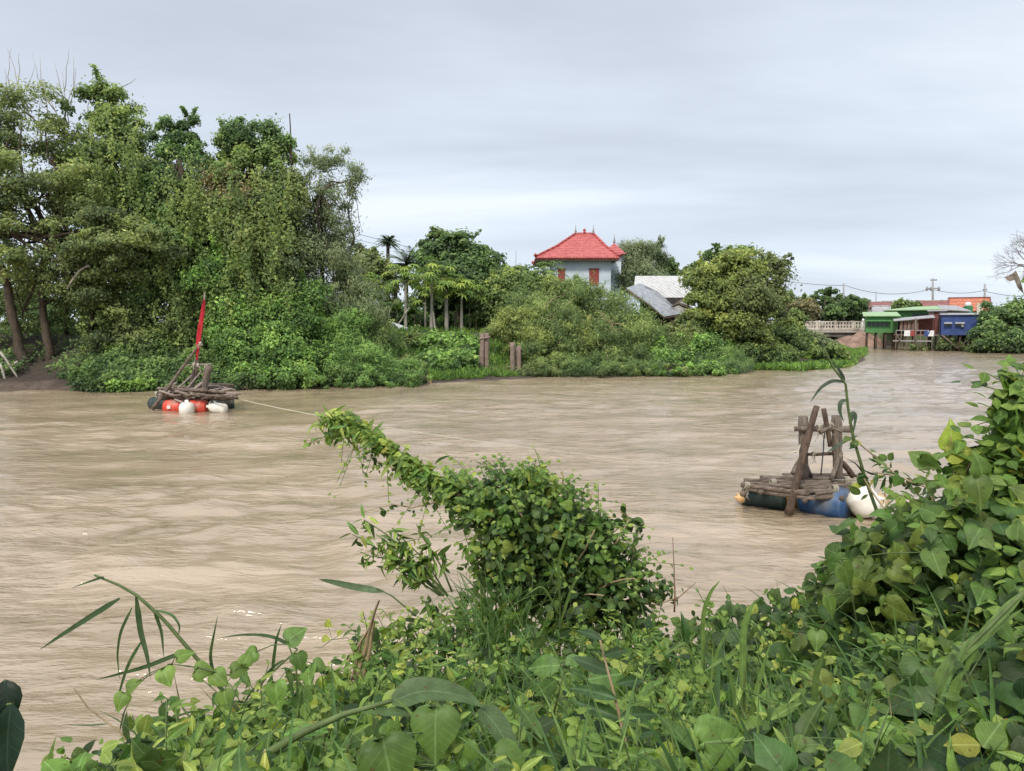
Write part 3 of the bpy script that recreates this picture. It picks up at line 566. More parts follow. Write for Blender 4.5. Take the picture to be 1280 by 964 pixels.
# thin saplings and props in the grove
for i, (px, b, t, lean) in enumerate([(518,414,392,0),(525,415,390,1),(587,414,384,0),(596,415,392,-1),(566,415,388,6),(572,416,392,-5),(626,415,396,0)]):
    mb = MB(); mb.tube(wiggle(P(px, b, 53.5), P(px + lean, t, 53.5), 5, .04, i), [.05, .05, .045, .04, .035], 5)
    tag(mb.build('prop_stick', M['post']), 'thin grey stick propped among the papaya trunks', 'stick', 'sticks in the papaya grove')
mb = MB(); mb.tube(wiggle(P(492, 414, 50.5), P(512, 384, 51), 5, .03, 9), .045, 6)
tag(mb.build('leaning_prop', M['palebark']), 'pale leaning pole propped against the whitish papaya trunk', 'pole')
# white pipe lying on the slope
mb = MB(); a, b = P(489, 407, 49.5), P(508, 414, 49.2); ax = b - a; ln = np.linalg.norm(ax); mb.lathe(a, ax, [(0, .22), (0, .26), (.05, .28), (.12, .26), (ln - .1, .26), (ln - .05, .27), (ln, .24), (ln, .2)], 18)
M['whitepaint'] = pbr('dirty_white', (.62, .60, .57), (.78, .76, .73), 4, .6, .1)
tag(mb.build('white_pipe', M['whitepaint']), 'short fat white pipe lying on the grass at the foot of the papaya trees', 'pipe')
# stakes
M['stake'] = pbr('stake_wood', (.15, .105, .08), (.33, .25, .20), 6, .95, .8, (4, 4, .7), bdist=.03)
for i, (px, b, t, dx, r, lab) in enumerate([(602,466,417,1,.15,'left post of the taller pair of reddish wooden posts, nearest the papayas'),(608,467,416,0,.16,'right post of the taller pair of reddish wooden posts'),(641,470,428,-1,.15,'left post of the shorter pair of wooden posts beside the bamboo'),(649,471,432,0,.13,'right post of the shorter pair of wooden posts, cut lowest'),(646,470,434,0,.10,None)]):
    d = 43.2 + .15 * i; mb = MB(); mb.tube(wiggle(P(px, b + 3, d), P(px + dx, t, d), 7, .03, i + 3), np.linspace(r, r * .92, 7), 9, .12)
    tag(mb.build('wooden_post', M['stake']), lab or 'thin post squeezed behind the shorter pair of wooden posts', 'post', 'weathered posts at the landing')
mb = MB(); mb.tube(wiggle(P(598, 424, 43.1), P(613, 421, 43.1), 4, .03), .06, 6); tag(mb.build('post_cap_pole', M['stake']), 'short crosspiece tied across the taller pair of posts', 'crosspiece')
bush('low_bush', 'rounded broad-leaved low bush on the grass slope below the papayas', (565, 462), 42, [(560,435,38,16,45),(572,449,24,14,43.5),(548,452,28,14,42.5),(570,427,34,10,47.5)], 9000, .2, 'lush', seed=64, clumps=70, cr=.4, T=LOZW, stems=3)
bush('low_bush', 'dull grassy bush at the foot of the tallest papaya, above the reed bush', (505, 440), 43, [(500,432,32,16,45),(525,430,24,12,46),(475,440,26,18,43)], 7000, .2, 'mid', seed=65, clumps=60, cr=.4, stems=3)
bush('landing_weeds', 'thin dry weeds around the feet of the wooden posts', (625, 470), 43.4, [(600,466,26,9,43.5),(640,466,34,8,43.6),(690,466,30,6,43.8)], 2600, .22, 'olive', seed=66, clumps=50, cr=.6, stems=0, T=LONG, cat='weeds')
bush('hedge_thicket', 'dark thicket closing the back of the papaya grove', (560, 412), 60, [(500,398,40,18,62),(560,398,46,18,64),(620,400,40,20,62)], 9000, .28, 'lush', seed=67, clumps=70, cr=.35)
# bamboo mass
bb = [(700,372,40,24,50),(735,380,46,30,49.5),(670,395,40,28,48.5),(770,400,44,32,49),(705,415,46,34,47),(750,430,50,30,46.5),(800,430,46,30,47.5),(665,428,30,22,46,.8,'yellow'),(640,408,26,14,46.5,.7,'yellow'),(730,420,28,20,45.5,.6,'yellow'),(700,448,44,20,45.3),(780,450,46,18,45.3),(835,440,34,22,48),(700,462,36,10,43.6),(750,462,44,11,43.8),(800,463,40,10,43.9),(840,464,34,9,44.2),(720,360,34,16,50),(690,358,26,14,50)]
tree('bamboo_clump', 'great rounded mass of bamboo hanging over the water in front of the red-roofed house', 'bamboo', (740, 465), 46.5, [[(725,466,46.5),(720,430,46.5),(715,400,47)], [(755,466,46.5),(760,430,47),(765,405,47)], [(690,466,46),(680,440,46),(672,420,46)]],
     bb, 60000, .20, 'mid', r0=.09, bark='drystem', k=10, seed=71, clumps=330, cr=.30, up=.25, droop=.8, T=LONG)
bush('yellowing_bush', 'yellow-green drooping bush at the left end of the bamboo mass, behind the posts', (660, 455), 45, [(628,415,22,14,46.5,None,'yellow'),(650,402,26,16,46.8,None,'yellow'),(662,440,18,16,45),(680,455,26,12,44.6)], 9000, .19, 'mid', seed=72, clumps=70, cr=.34, T=LONG, droop=.9)
bush('creeper_mound', 'smooth bright green creeper mound sloping into the water right of the bamboo', (860, 462), 45.5, [(850,425,30,20,49.5,None,'olive'),(830,450,36,18,46.5),(870,440,34,20,48),(895,455,28,12,47.5),(850,462,44,10,45.5),(915,463,14,5,46.3),(880,462,40,9,45.2),(825,464,30,8,44.2),(900,465,26,5,45.6)], 24000, .16, 'lush', seed=73, clumps=170, cr=.28, T=LOZW, stems=0, cat='creeper')
# behind the house
tree('willowy_tree', 'thin grey-green willowy tree just right of the red-roofed house', 'tree', (805, 400), 74, [[(805,405,74),(803,350,74)]],
     [(790,325,22,24,75),(812,318,20,22,75),(800,348,34,20,73),(824,312,10,16,75,.6),(775,345,20,18,73),(815,360,24,18,72)], 12000, .30, 'grey', r0=.2, seed=74, clumps=100, cr=.32, droop=.9, T=LONG)
tree('round_tree', 'small dark conical tree between the willowy tree and the white roof', 'tree', (832, 400), 78, [[(832,405,78),(832,350,78)]], [(832,340,13,16,78),(834,358,16,14,78)], 3500, .3, 'dark', r0=.12, seed=75, clumps=40, k=3)
tree('round_tree', 'small brownish-green treetop behind the right end of the white roof', 'tree', (858, 400), 90, [[(858,405,90),(858,360,90)]], [(858,342,20,7,90),(848,345,12,8,90)], 2600, .35, 'olive', r0=.12, seed=76, clumps=30, k=3)
tree('backdrop_tree', 'dull green tree behind the bamboo, left of the red-roofed house', 'tree', (640, 400), 66, [[(640,405,66),(640,350,66)]], [(640,350,30,16,67),(610,348,24,16,67),(662,354,20,12,66)], 7000, .3, 'mid', r0=.15, seed=77, clumps=60)
# yellow-green tree and its dark companion
tree('yellow_green_tree', 'large yellow-green feathery tree leaning over the bank, right of the grey shed', 'tree', (925, 448), 53, [[(925,450,53),(922,400,53),(920,360,53)], [(935,450,53),(945,400,53),(955,350,53)]],
     [(885,345,30,22,53,None,'yellow'),(918,335,34,24,53,None,'yellow'),(895,372,34,20,52,None,'yellow'),(930,372,36,26,52,None,'olive'),(955,350,26,30,54,None,'olive'),(870,395,22,12,51.5,.9,'yellow'),(925,405,32,20,51.5,None,'yellow'),(960,385,22,24,53,None,'olive'),(972,330,16,8,54,.4,'olive'),(985,322,8,5,54,.3,'grey'),(940,425,26,18,52,None,'yellow'),(875,365,18,16,52,None,'yellow')],
     22000, .20, 'olive', r0=.2, k=12, seed=81, clumps=190, cr=.32, flat=.55, up=.6)
tree('dark_tree', 'dark green tree whose top rises behind the yellow-green tree', 'tree', (905, 445), 56, [[(905,448,56),(905,380,56),(908,330,56)]],
     [(900,318,22,12,57),(925,322,24,14,57),(943,328,14,14,57),(880,332,18,12,57),(905,352,40,24,57),(895,400,40,30,56),(925,425,50,26,55),(880,425,30,20,55)], 18000, .24, 'dark', r0=.2, seed=82, clumps=130, cr=.3)
bush('shrub_slope', 'dense green shrubs stepping down to the point below the yellow-green tree', (990, 450), 55, [(970,430,40,22,56),(992,424,24,16,58,None,'mid'),(1012,440,34,12,56),(1045,445,26,8,56),(960,445,40,14,53),(985,405,20,16,60),(990,412,18,12,57,None,'yellow'),(930,440,40,14,51.5)], 22000, .2, 'mid', seed=83, clumps=160, cr=.3)
bush('grey_green_shrub', 'grey-green shrub at the tip of the point in front of the bridge', (1030, 438), 64, [(1024,428,18,11,60),(1008,428,16,12,58),(1036,436,16,8,60)], 5000, .22, 'grey', seed=84, clumps=50, cr=.35)
# trees behind the bridge
tree('distant_tree', 'row-end dark tree behind the bridge, beside the yellow-green tree', 'tree', (990, 405), 118, [[(990,408,118),(990,380,118)]], [(985,375,22,14,118),(975,390,18,14,118),(1000,382,20,12,117,None,'mid')], 5000, .45, 'dark', r0=.25, seed=85, clumps=60, k=4)
tree('distant_tree', 'brownish olive tree directly above the left end of the bridge', 'tree', (1003, 405), 112, [[(1003,408,112),(1003,385,112)]], [(1003,388,20,12,112)], 3000, .42, 'brown', r0=.2, seed=86, clumps=40, k=4)
tree('distant_tree', 'flat-topped spreading tree behind the middle of the bridge', 'tree', (1035, 405), 116, [[(1035,408,116),(1033,372,116)]], [(1030,364,16,4,116,1.6),(1040,380,30,14,117),(1060,382,24,12,117),(1030,392,30,12,115)], 7000, .42, 'dark', r0=.25, seed=87, clumps=70, k=5, flat=.4)
tree('distant_tree', 'dark tree behind the right end of the bridge, below the short utility pole', 'tree', (1068, 405), 120, [[(1068,408,120),(1068,385,120)]], [(1066,384,22,12,120),(1060,396,26,10,119)], 4000, .45, 'dark', r0=.2, seed=88, clumps=50, k=4)
tree('distant_tree', 'low round tree showing above the long green roof', 'tree', (1130, 405), 118, [[(1130,408,118),(1130,388,118)]], [(1130,382,18,8,118),(1122,388,16,8,118)], 3000, .42, 'mid', r0=.2, seed=89, clumps=40, k=4)
# right end bush and bare tree
bush('riverside_bush', 'big dark rounded bush at the right edge of the far shore, beside the blue house', (1262, 440), 78, [(1250,395,26,20,80),(1275,400,36,26,80),(1240,420,22,18,78),(1270,428,44,16,77),(1300,405,40,30,80),(1225,430,14,12,78,None,'mid')], 20000, .32, 'dark', seed=90, clumps=150, cr=.28)
bush('riverside_weeds', 'pale weeds and small bushes under the blue house and the plank house', (1190, 436), 83, [(1182,430,10,8,83),(1200,434,14,5,83),(1150,436,14,4,84),(1215,438,16,4,82)], 2500, .3, 'olive', seed=91, clumps=50, cr=.4, stems=0, cat='weeds')
_r = empty('bare_tree', P(1310, 400, 60), 'leafless grey tree reaching in from the right edge above the riverside bush', 'tree'); mb = MB(); rs = np.random.RandomState(4)
mb.tube(wiggle(P(1310, 402, 60), P(1292, 330, 60), 8, .06, 1), np.linspace(.22, .13, 8), 7)
def twig(p, d, l, r, dep):
    q = p + d * l; mb.tube(wiggle(p, q, 4, .12, rs.randint(9999)), np.linspace(r, r * .55, 4), 4, cap=False)
    if dep > 0:
        for _ in range(3 if dep > 1 else 3):
            twig(p + (q - p) * rs.uniform(.5, 1), norm(d + rs.normal(size=3) * .5), l * rs.uniform(.6, .85), r * .55, dep - 1)
for a, b in ((-.6, .5), (-.45, .9), (-.9, .25), (-.3, 1), (-.95, .1)): twig(P(1292, 335, 60), norm(np.array([a, rs.normal() * .3, b])), 1.25, .055, 5)
mb.build('branches', M['ornament_bark'], _r)
rs = np.random.RandomState(19)
def ground_leaves(x0, x1, s0, s1, n, hz, size, pal, seed, T, gate=-9, sp=1.4):
    rs = np.random.RandomState(seed); xs = rs.uniform(x0, x1, n); ss = s0 + (s1 - s0) * rs.rand(n) ** sp; k = fbm(xs * .45 + seed, ss * .6, 3) > gate; xs, ss = xs[k], ss[k]; n = len(xs); ys = shore(xs) + ss
    hh = hz * (.45 + 1.1 * np.clip(.5 + fbm(xs * .7, ss * .7 + seed, 3), 0, 1)); z = np.maximum(height(xs, ys), 0) + hh * rs.rand(n) ** .7
    nr = norm(rs.normal(size=(n, 3)) * .6 + np.array([0, -.5, .6])); di = norm(rs.normal(size=(n, 3)) + np.array([0, -.3, -.5])); t = .12 + .55 * (z - np.maximum(height(xs, ys), 0)) / hz + .3 * fbm(xs * .6, ss * .8 + 3) + rs.normal(0, .16, n)  # tone falls towards the ground, painting in shade at the plants' feet
    return place(T, np.column_stack([xs, ys, z]), nr, di, size * rs.uniform(.6, 1.3, n), desat(palette(t, PAL[pal]) * FB) + LIFT, rs)
v, t, c, u = merge([ground_leaves(-20.5, -12.8, -.5, 6.5, 32000, .8, .16, 'dark', 1, LOZW), ground_leaves(-18.6, -13, -.6, 2, 9000, .45, .15, 'lush', 2, LOZW, -.1)]); o = fast_mesh('bank_creeper', v, t, c, M['leaf']); tag(o, 'creeping plants covering the mud between the trees and the flag raft', 'ground cover', kind='stuff')
v, t, c, u = merge([ground_leaves(-30, -18.6, .8, 9, 13000, .5, .16, 'dark', 3, LOZ, .02), ground_leaves(-13.5, -4.6, -.9, 1.2, 13000, .75, .15, 'dark', 4, LOZ, -.25, 1), ground_leaves(2.8, 19.5, -1.1, 1.2, 17000, .8, .16, 'dark', 5, LONG, -.2, 1)]); o = fast_mesh('waterline_weeds', v, t, c, M['leaf']); tag(o, 'ragged weeds and trailing stems along the foot of the far bank', 'weeds', kind='stuff')
# stuff: grass on the slopes, floating hyacinth mats
rs = np.random.RandomState(8)
def blades(xy, h, pal, seed, lean=.35, wid=.05, T=None, mat='leaf', name='bank_grass', z0=None):
    rs = np.random.RandomState(seed); n = len(xy); z = height(xy[:, 0], xy[:, 1]) if z0 is None else np.full(n, z0)
    pos = np.column_stack([xy, z - .03]); di = norm(np.column_stack([rs.normal(size=n) * lean, rs.normal(size=n) * lean, np.ones(n)])); nr = norm(rs.normal(size=(n, 3)) + np.array([0, -1, .4]))
    col = palette(rs.normal(.5, .2, n) + .25 * fbm(xy[:, 0] * .5, xy[:, 1] * .5), PAL[pal]) * FB
    vv, t, c, u = place(T or T_loz(wid, .02), pos, nr, di, h * (1 + .5 * rs.uniform(-1, 1, n)), col * .8 + LIFT, rs); return vv, t, c, u
xs = rs.uniform(-14.5, 36, 60000); ss = rs.exponential(6, 60000) + .9; g = fbm(xs * .4, ss * .4) > -.25; xy = np.column_stack([xs, shore(xs) + ss])[g]
a = blades(xy, .35, 'lush', 3, .5, .10)
xs = rs.uniform(-60, -14, 12000); ss = rs.exponential(14, 12000) + 8; a2 = blades(np.column_stack([xs, shore(xs) + ss]), .4, 'mid', 4, .6, .12)
v, t, c, u = merge([a, a2]); o = fast_mesh('bank_grass', v, t, c, M['leaf']); tag(o, 'rough green grass covering the slope of the far bank', 'grass', kind='stuff')
def mat_region(px0, px1, pya, pyb, n, seed):
    rs = np.random.RandomState(seed); u = rs.uniform(0, 1, n); px = px0 + (px1 - px0) * u; lo = np.interp(px, *pya); hi = np.interp(px, *pyb); py = lo + (hi - lo) * rs.uniform(0, 1, n) ** .8
    return np.array([W(a, b)[:2] for a, b in zip(px, py)])
xy = mat_region(925, 1082, ([925,960,1010,1060,1082],[458,452,446,440,437]), ([925,945,1000,1060,1072,1082],[459,463,464,459,452,443]), 17000, 5)
v, t, c, u = merge([blades(xy, .42, 'lush', 6, .5, .16, z0=.0), blades(xy[:4000], .3, 'lush', 7, 1.4, .3, z0=.2)]); o = fast_mesh('floating_weed', v, t, c, M['leaf']); tag(o, 'bright green floating water weed fringing the point below the bridge', 'water weed', kind='stuff')
# ================================================================ red-roofed house
def tilemat(name, c1, c2, sx=3.5, sy=3.5):
    m, nt, o = newmat(name); p = N(nt, 'ShaderNodeBsdfPrincipled'); p.inputs['Roughness'].default_value = .6
    tc = N(nt, 'ShaderNodeTexCoord'); sp = N(nt, 'ShaderNodeSeparateXYZ'); L(nt, tc.outputs['Object'], sp.inputs[0])
    nz = N(nt, 'ShaderNodeTexNoise'); nz.inputs['Scale'].default_value = 2.5; nz.inputs['Detail'].default_value = 7; L(nt, tc.outputs['Object'], nz.inputs[0])
    cr = N(nt, 'ShaderNodeValToRGB'); cr.color_ramp.elements[0].position = .35; cr.color_ramp.elements[1].position = .65; cr.color_ramp.elements[0].color = (*c1, 1); cr.color_ramp.elements[1].color = (*c2, 1); L(nt, nz.outputs[0], cr.inputs[0])
    wz = N(nt, 'ShaderNodeMath', operation='MULTIPLY'); L(nt, sp.outputs[2], wz.inputs[0]); wz.inputs[1].default_value = 2 * pi * sy
    s1 = N(nt, 'ShaderNodeMath', operation='SINE'); L(nt, wz.outputs[0], s1.inputs[0])
    wx = N(nt, 'ShaderNodeMath', operation='ADD'); L(nt, sp.outputs[0], wx.inputs[0]); L(nt, sp.outputs[1], wx.inputs[1]); w2 = N(nt, 'ShaderNodeMath', operation='MULTIPLY'); L(nt, wx.outputs[0], w2.inputs[0]); w2.inputs[1].default_value = 2 * pi * sx
    s2 = N(nt, 'ShaderNodeMath', operation='SINE'); L(nt, w2.outputs[0], s2.inputs[0]); ad = N(nt, 'ShaderNodeMath', operation='ADD'); L(nt, s1.outputs[0], ad.inputs[0]); L(nt, s2.outputs[0], ad.inputs[1])
    mr = N(nt, 'ShaderNodeMapRange'); L(nt, ad.outputs[0], mr.inputs[0]); mr.inputs[1].default_value = -2; mr.inputs[2].default_value = 1; mr.inputs[3].default_value = .65; mr.inputs[4].default_value = 1.05
    hs = N(nt, 'ShaderNodeHueSaturation'); L(nt, mr.outputs[0], hs.inputs['Value']); L(nt, cr.outputs[0], hs.inputs['Color']); L(nt, hs.outputs[0], p.inputs['Base Color'])
    b = N(nt, 'ShaderNodeBump'); b.inputs['Distance'].default_value = .05; b.inputs['Strength'].default_value = .6; L(nt, ad.outputs[0], b.inputs['Height']); L(nt, b.outputs[0], p.inputs['Normal']); L(nt, p.outputs[0], o.inputs[0]); return m
M['redtile'] = tilemat('red_tile', (.42, .075, .068), (.60, .14, .12)); M['orangetile'] = tilemat('orange_tile', (.42, .12, .06), (.58, .19, .10), 2, 2); M['darktile'] = tilemat('old_red_tile', (.20, .07, .06), (.32, .12, .10), 2, 2)
M['bluewall'] = pbr('pale_blue_plaster', (.52, .59, .67), (.66, .71, .76), 1.2, .9, .05, stain=(.42, .47, .50)); M['redwood'] = pbr('red_shutter_paint', (.25, .045, .04), (.33, .07, .06), 6, .6, .2)
M['concrete'] = pbr('concrete', (.30, .27, .24), (.46, .42, .37), 2, .9, .3, stain=(.13, .11, .10)); M['ornament'] = pbr('grey_ornament', (.25, .24, .24), (.40, .38, .36), 8, .8, .2)
M['rust'] = pbr('rusty_sheet', (.16, .08, .05), (.33, .2, .14), 3, .8, .2)
def px_box_x(px0, px1, d): return P(px0, 400, d)[0], P(px1, 400, d)[0]
d = 70; hr = empty('red_roof_house', (P(722, 400, d)[0], d + 3.2, 2.5), 'two-storey pale blue house with a red hipped tile roof and spires above the bamboo', 'house')
x0, x1 = px_box_x(691, 763, d); ze = P(700, 323, d)[2]; y0, y1 = d, d + 6.5
wl = MB().box((x0, y0, 2.3), (x1, y1, ze)).build('wall', M['bluewall'], hr)
m_ = MB(); m_.box((x0 - .04, y0 - .04, 5.55), (x1 + .04, y1 + .04, 5.7)); m_.build('string_course', M['concrete'], hr)
zt = P(730, 292, d + 3)[2]; ex0, ex1 = px_box_x(669, 774, d - 1.0); ey0, ey1 = y0 - 1.0, y1 + 1.0; zr = ze + .04; rx0, rx1 = px_box_x(719, 741, d + 3); ym = (ey0 + ey1) / 2
rf = MB()
E = [(ex0, ey0, zr), (ex1, ey0, zr), (ex1, ey1, zr), (ex0, ey1, zr)]; G = [(rx0, ym, zt), (rx1, ym, zt)]
def lerp(a, b, t): return tuple(np.array(a) * (1 - t) + np.array(b) * t)
mid = [lerp(E[0], G[0], .5), lerp(E[1], G[1], .5), lerp(E[2], G[1], .5), lerp(E[3], G[0], .5)]; mid = [(a, b, c - .16) for a, b, c in mid]
V = E + mid + G + [(a, b, c - .14) for a, b, c in E]
rf.add(V, [(0,1,5,4),(1,2,6,5),(2,3,7,6),(3,0,4,7),(4,5,9,8),(6,7,8,9),(5,6,9),(7,4,8),(0,10,11,1),(1,11,12,2),(2,12,13,3),(3,13,10,0),(10,13,12,11)])
roof = rf.build('roof', M['redtile'], hr)
rg = MB()
for a, b, c in ((E[0], mid[0], G[0]), (E[1], mid[1], G[1]), (E[2], mid[2], G[1]), (E[3], mid[3], G[0])): rg.tube([np.array(a) + [0, 0, .05], np.array(b) + [0, 0, .06], np.array(c) + [0, 0, .06]], .11, 8)
rg.tube([G[0], lerp(G[0], G[1], .5), G[1]], .13, 8)
for a in E: rg.lathe(np.array(a) + [0, 0, .05], (0, 0, 1), [(0, .12), (.15, .16), (.3, .05)], 8)
rg.build('ridge_tiles', M['redtile'], roof)
bd = MB(); bd.box((ex0 + .12, ey0 + .12, zr - .30), (ex1 - .12, ey1 - .12, zr - .145)); bd.build('fascia', M['rust'], roof)
def spire(mb, p, h): mb.lathe(p, (0, 0, 1), [(0, .14), (h * .08, .16), (h * .16, .07), (h * .22, .13), (h * .32, .06), (h * .4, .08), (h * .55, .035), (h * .8, .02), (h, .006)], 10)
for pxx in (G[0], G[1]): m_ = MB(); spire(m_, pxx, .95); m_.build('spire', M['ornament'], roof)
m_ = MB(); c = lerp(G[0], G[1], .5); m_.lathe(c, (0, 0, 1), [(0, .16), (.12, .17), (.2, .1), (.3, .16), (.42, .14), (.52, .03)], 10); m_.build('finial', M['redtile'], roof)
# side wing with its own small hip
wx0, wx1 = px_box_x(750, 776, d + 3); zz = P(766, 319, d + 3)[2]; zp = P(766, 304, d + 4)[2]; wm = (wx0 + wx1) / 2
m_ = MB(); m_.add([(wx0, d + 1.6, zz), (wx1 + .2, d + 1.6, zz), (wx1 + .2, d + 6, zz), (wx0, d + 6, zz), (wm + .4, d + 3.8, zp)], [(0,1,4),(1,2,4),(2,3,4),(3,0,4),(3,2,1,0)]); wr = m_.build('wing_roof', M['redtile'], hr)
m_ = MB(); spire(m_, (wm + .4, d + 3.8, zp), .95); m_.build('spire', M['ornament'], wr)
MB().box((x1 - .1, d + 2.2, 2.3), (wx1 - .15, d + 5.6, zz - .004)).build('wing_wall', M['bluewall'], hr)
for a, b in ((697, 706), (736, 748)):
    q0, q1 = px_box_x(a, b, d); z1 = P(700, 336.5, d)[2]; z0 = z1 - 1.5; m_ = MB().box((q0, y0 - .06, z0), (q1, y0 + .02, z1)); sh = m_.build('shutter', M['redwood'], hr)
    m_ = MB(); m_.box((q0 - .06, y0 - .09, z1 + .003), (q1 + .06, y0 + .01, z1 + .08)); m_.box(((q0 + q1) / 2 - .015, y0 - .075, z0), ((q0 + q1) / 2 + .015, y0 - .062, z1)); m_.build('shutter_frame', M['rust'], sh)
# ================================================================ collapsed shed with metal roofs
M['whitesheet'] = tilemat('white_sheet', (.46, .44, .41), (.60, .575, .54), 2.2, 0.001); M['greysheet'] = tilemat('grey_sheet', (.26, .265, .28), (.40, .405, .42), 2.2, .001); M['darkwall'] = pbr('shadowed_boards', (.03, .027, .025), (.07, .06, .055), 4, .9, .3); M['greywall'] = pbr('grey_cement', (.36, .34, .32), (.48, .46, .44), 3, .9, .2, stain=(.2, .18, .17))  # darkwall: shade of dark openings put into a near-black colour
sh = empty('metal_roof_shed', P(830, 412, 58), 'slumped shed with whitish and grey corrugated metal roofs between the bamboo and the yellow-green tree', 'shed')
MB().slab([P(791, 372, 61), P(794, 345, 65), P(864, 345, 65), P(866, 392, 60)], .05).build('rear_roof', M['whitesheet'], sh)
MB().slab([P(783, 360, 59.5), P(800, 354, 62), P(822, 364, 60.5), P(852, 392, 58.5), P(830, 396, 57), P(812, 380, 58)], .05).build('front_roof', M['greysheet'], sh)
m_ = MB(); m_.tube([P(782, 362, 59.5), P(812, 382, 58), P(831, 398, 57)], .07, 6); m_.tube([P(831, 398, 57), P(853, 394, 58.3)], .06, 6); m_.build('eave_beam', M['darkpost'], sh)
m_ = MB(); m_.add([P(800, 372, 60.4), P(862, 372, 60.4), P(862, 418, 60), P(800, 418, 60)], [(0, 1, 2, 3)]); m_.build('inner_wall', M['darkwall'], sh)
m_ = MB(); m_.slab([P(838, 384, 58.6), P(852, 373, 60), P(862, 380, 60), P(862, 386, 59), P(848, 380, 59)], .05); m_.build('gable_roof', M['darkpost'], sh)
m_ = MB(); q = [P(842, 385, 58.8), P(852, 376, 59.4), P(868, 386, 59.4), P(868, 398, 59), P(848, 396, 58.8)]; m_.add(q + [a + np.array([0, .15, 0]) for a in q], [(4,3,2,1,0),(5,6,7,8,9)] + [(i, (i + 1) % 5, (i + 1) % 5 + 5, i + 5) for i in range(5)]); m_.build('gable_wall', M['greywall'], sh)
m_ = MB(); q = [P(852, 416, 57), P(857, 398, 57.4), P(866, 404, 57.4), P(878, 418, 57)]; m_.add(q + [a + np.array([0, .12, 0]) for a in q], [(3,2,1,0),(4,5,6,7)] + [(i, (i + 1) % 4, (i + 1) % 4 + 4, i + 4) for i in range(4)]); m_.build('broken_wall', M['greywall'], sh)
m_ = MB()
for a, b in (((836,397),(850,416)), ((846,395),(842,416)), ((853,393),(882,424)), ((826,400),(838,412))): m_.tube([P(a[0], a[1], 57.6), P(b[0], b[1], 57.4)], .07, 6)
m_.build('fallen_posts', M['darkpost'], sh)
# ================================================================ bridge
br = empty('concrete_bridge', (P(1035, 412, 104)[0], 104, 0), 'low concrete bridge with an openwork cream balustrade over the side canal', 'bridge')
D = 104; bx0, bx1 = P(975, 400, D)[0], P(1088, 400, D)[0]; zt = P(1030, 401.5, D)[2]; zd = P(1030, 412, D)[2]
MB().box((bx0, D, zd - .42), (bx1, D + 6, zd)).build('deck', M['concrete'], br)
m_ = MB(); m_.box((bx0, D + .35, zd - 1.0), (bx1, D + .9, zd - .43)); m_.box((bx0, D + 4.6, zd - 1.0), (bx1, D + 5.2, zd - .43)); m_.build('girder', pbr('dark_concrete', (.10, .09, .08), (.2, .18, .16), 2, .9), br)
M['rail'] = pbr('cream_concrete', (.46, .40, .33), (.62, .56, .48), 2, .9, .2, stain=(.25, .2, .17))
for yy_, nm in ((D - .02, 'balustrade'), (D + 5.8, 'balustrade')):
    m_ = MB(); m_.box((bx0, yy_, zt - .16), (bx1, yy_ + .2, zt)); m_.box((bx0, yy_ + .02, (zt + zd) / 2 - .05), (bx1, yy_ + .18, (zt + zd) / 2 + .06)); m_.box((bx0, yy_, zd + .003), (bx1, yy_ + .2, zd + .2))
    k = 0; x = bx0
    while x < bx1:
        m_.box((x, yy_ - .02, zd - .1), (x + (.34 if k % 6 == 0 else .12), yy_ + .22, zt + (.06 if k % 6 == 0 else -.162))); x += .42; k += 1
    m_.build(nm, M['rail'], br)
for xx in (P(1008, 400, D)[0], P(1056, 400, D)[0]): MB().box((xx - .35, D + .5, -.5), (xx + .35, D + 5, zd - 1.003)).build('pier', M['concrete'], br)
m_ = MB(); m_.box((bx1 - 4.5, D + .2, -.3), (bx1, D + 5.5, zd - 1.004)); m_.build('abutment', M['darkwall'], br)
MB().box((bx0 - 10, D + 6.5, 0), (bx1 + 30, D + 7, 2.7)).build('shade_backdrop', M['darkwall'], br)  # added dark wall, painting in the gloom under bridge and houses
# earth pile and white sack at the bridge foot
mb = MB(); rs = np.random.RandomState(3); 
gxx, gyy = np.meshgrid(np.linspace(-1, 1, 26), np.linspace(-1, 1, 18)); c = W(1092, 433); hh = np.clip(1 - np.sqrt(gxx ** 2 + gyy ** 2), 0, 1) ** .8 * 2.1 * (1 + .35 * fbm(gxx * 2.5, gyy * 2.5)) - .1
vv = np.stack([c[0] + gxx * 4.6, c[1] + 4 + gyy * 3, hh], -1).reshape(-1, 3); ff = [(i * 26 + j, i * 26 + j + 1, (i + 1) * 26 + j + 1, (i + 1) * 26 + j) for i in range(17) for j in range(25)]
mb.add(vv, ff, True); tag(mb.build('earth_pile', pbr('brown_earth', (.16, .10, .07), (.34, .22, .16), 1.2, .95, .6, bdist=.2)), 'bare brown earth bank between the bridge and the green house', 'earth pile')
mb = MB(); c = W(1058, 432); mb.lathe(c + np.array([0, 0, -.05]), (.1, 0, 1), [(0, .25), (.15, .42), (.5, .45), (.8, .3), (1.0, .12), (1.1, .16)], 12); tag(mb.build('white_sack', M['whitepaint']), 'white sack on the mud under the bridge', 'sack')
mb = MB(); c = P(1079, 401, 106); mb.lathe(c - np.array([0, 0, 1.2]), (0, 0, 1), [(0, .2), (.5, .3), (.95, .28), (1.1, .12), (1.2, .16), (1.35, .17), (1.5, .08)], 12); tag(mb.build('white_bundle', M['whitepaint']), 'small white bundle standing behind the balustrade at the right end of the bridge', 'bundle')
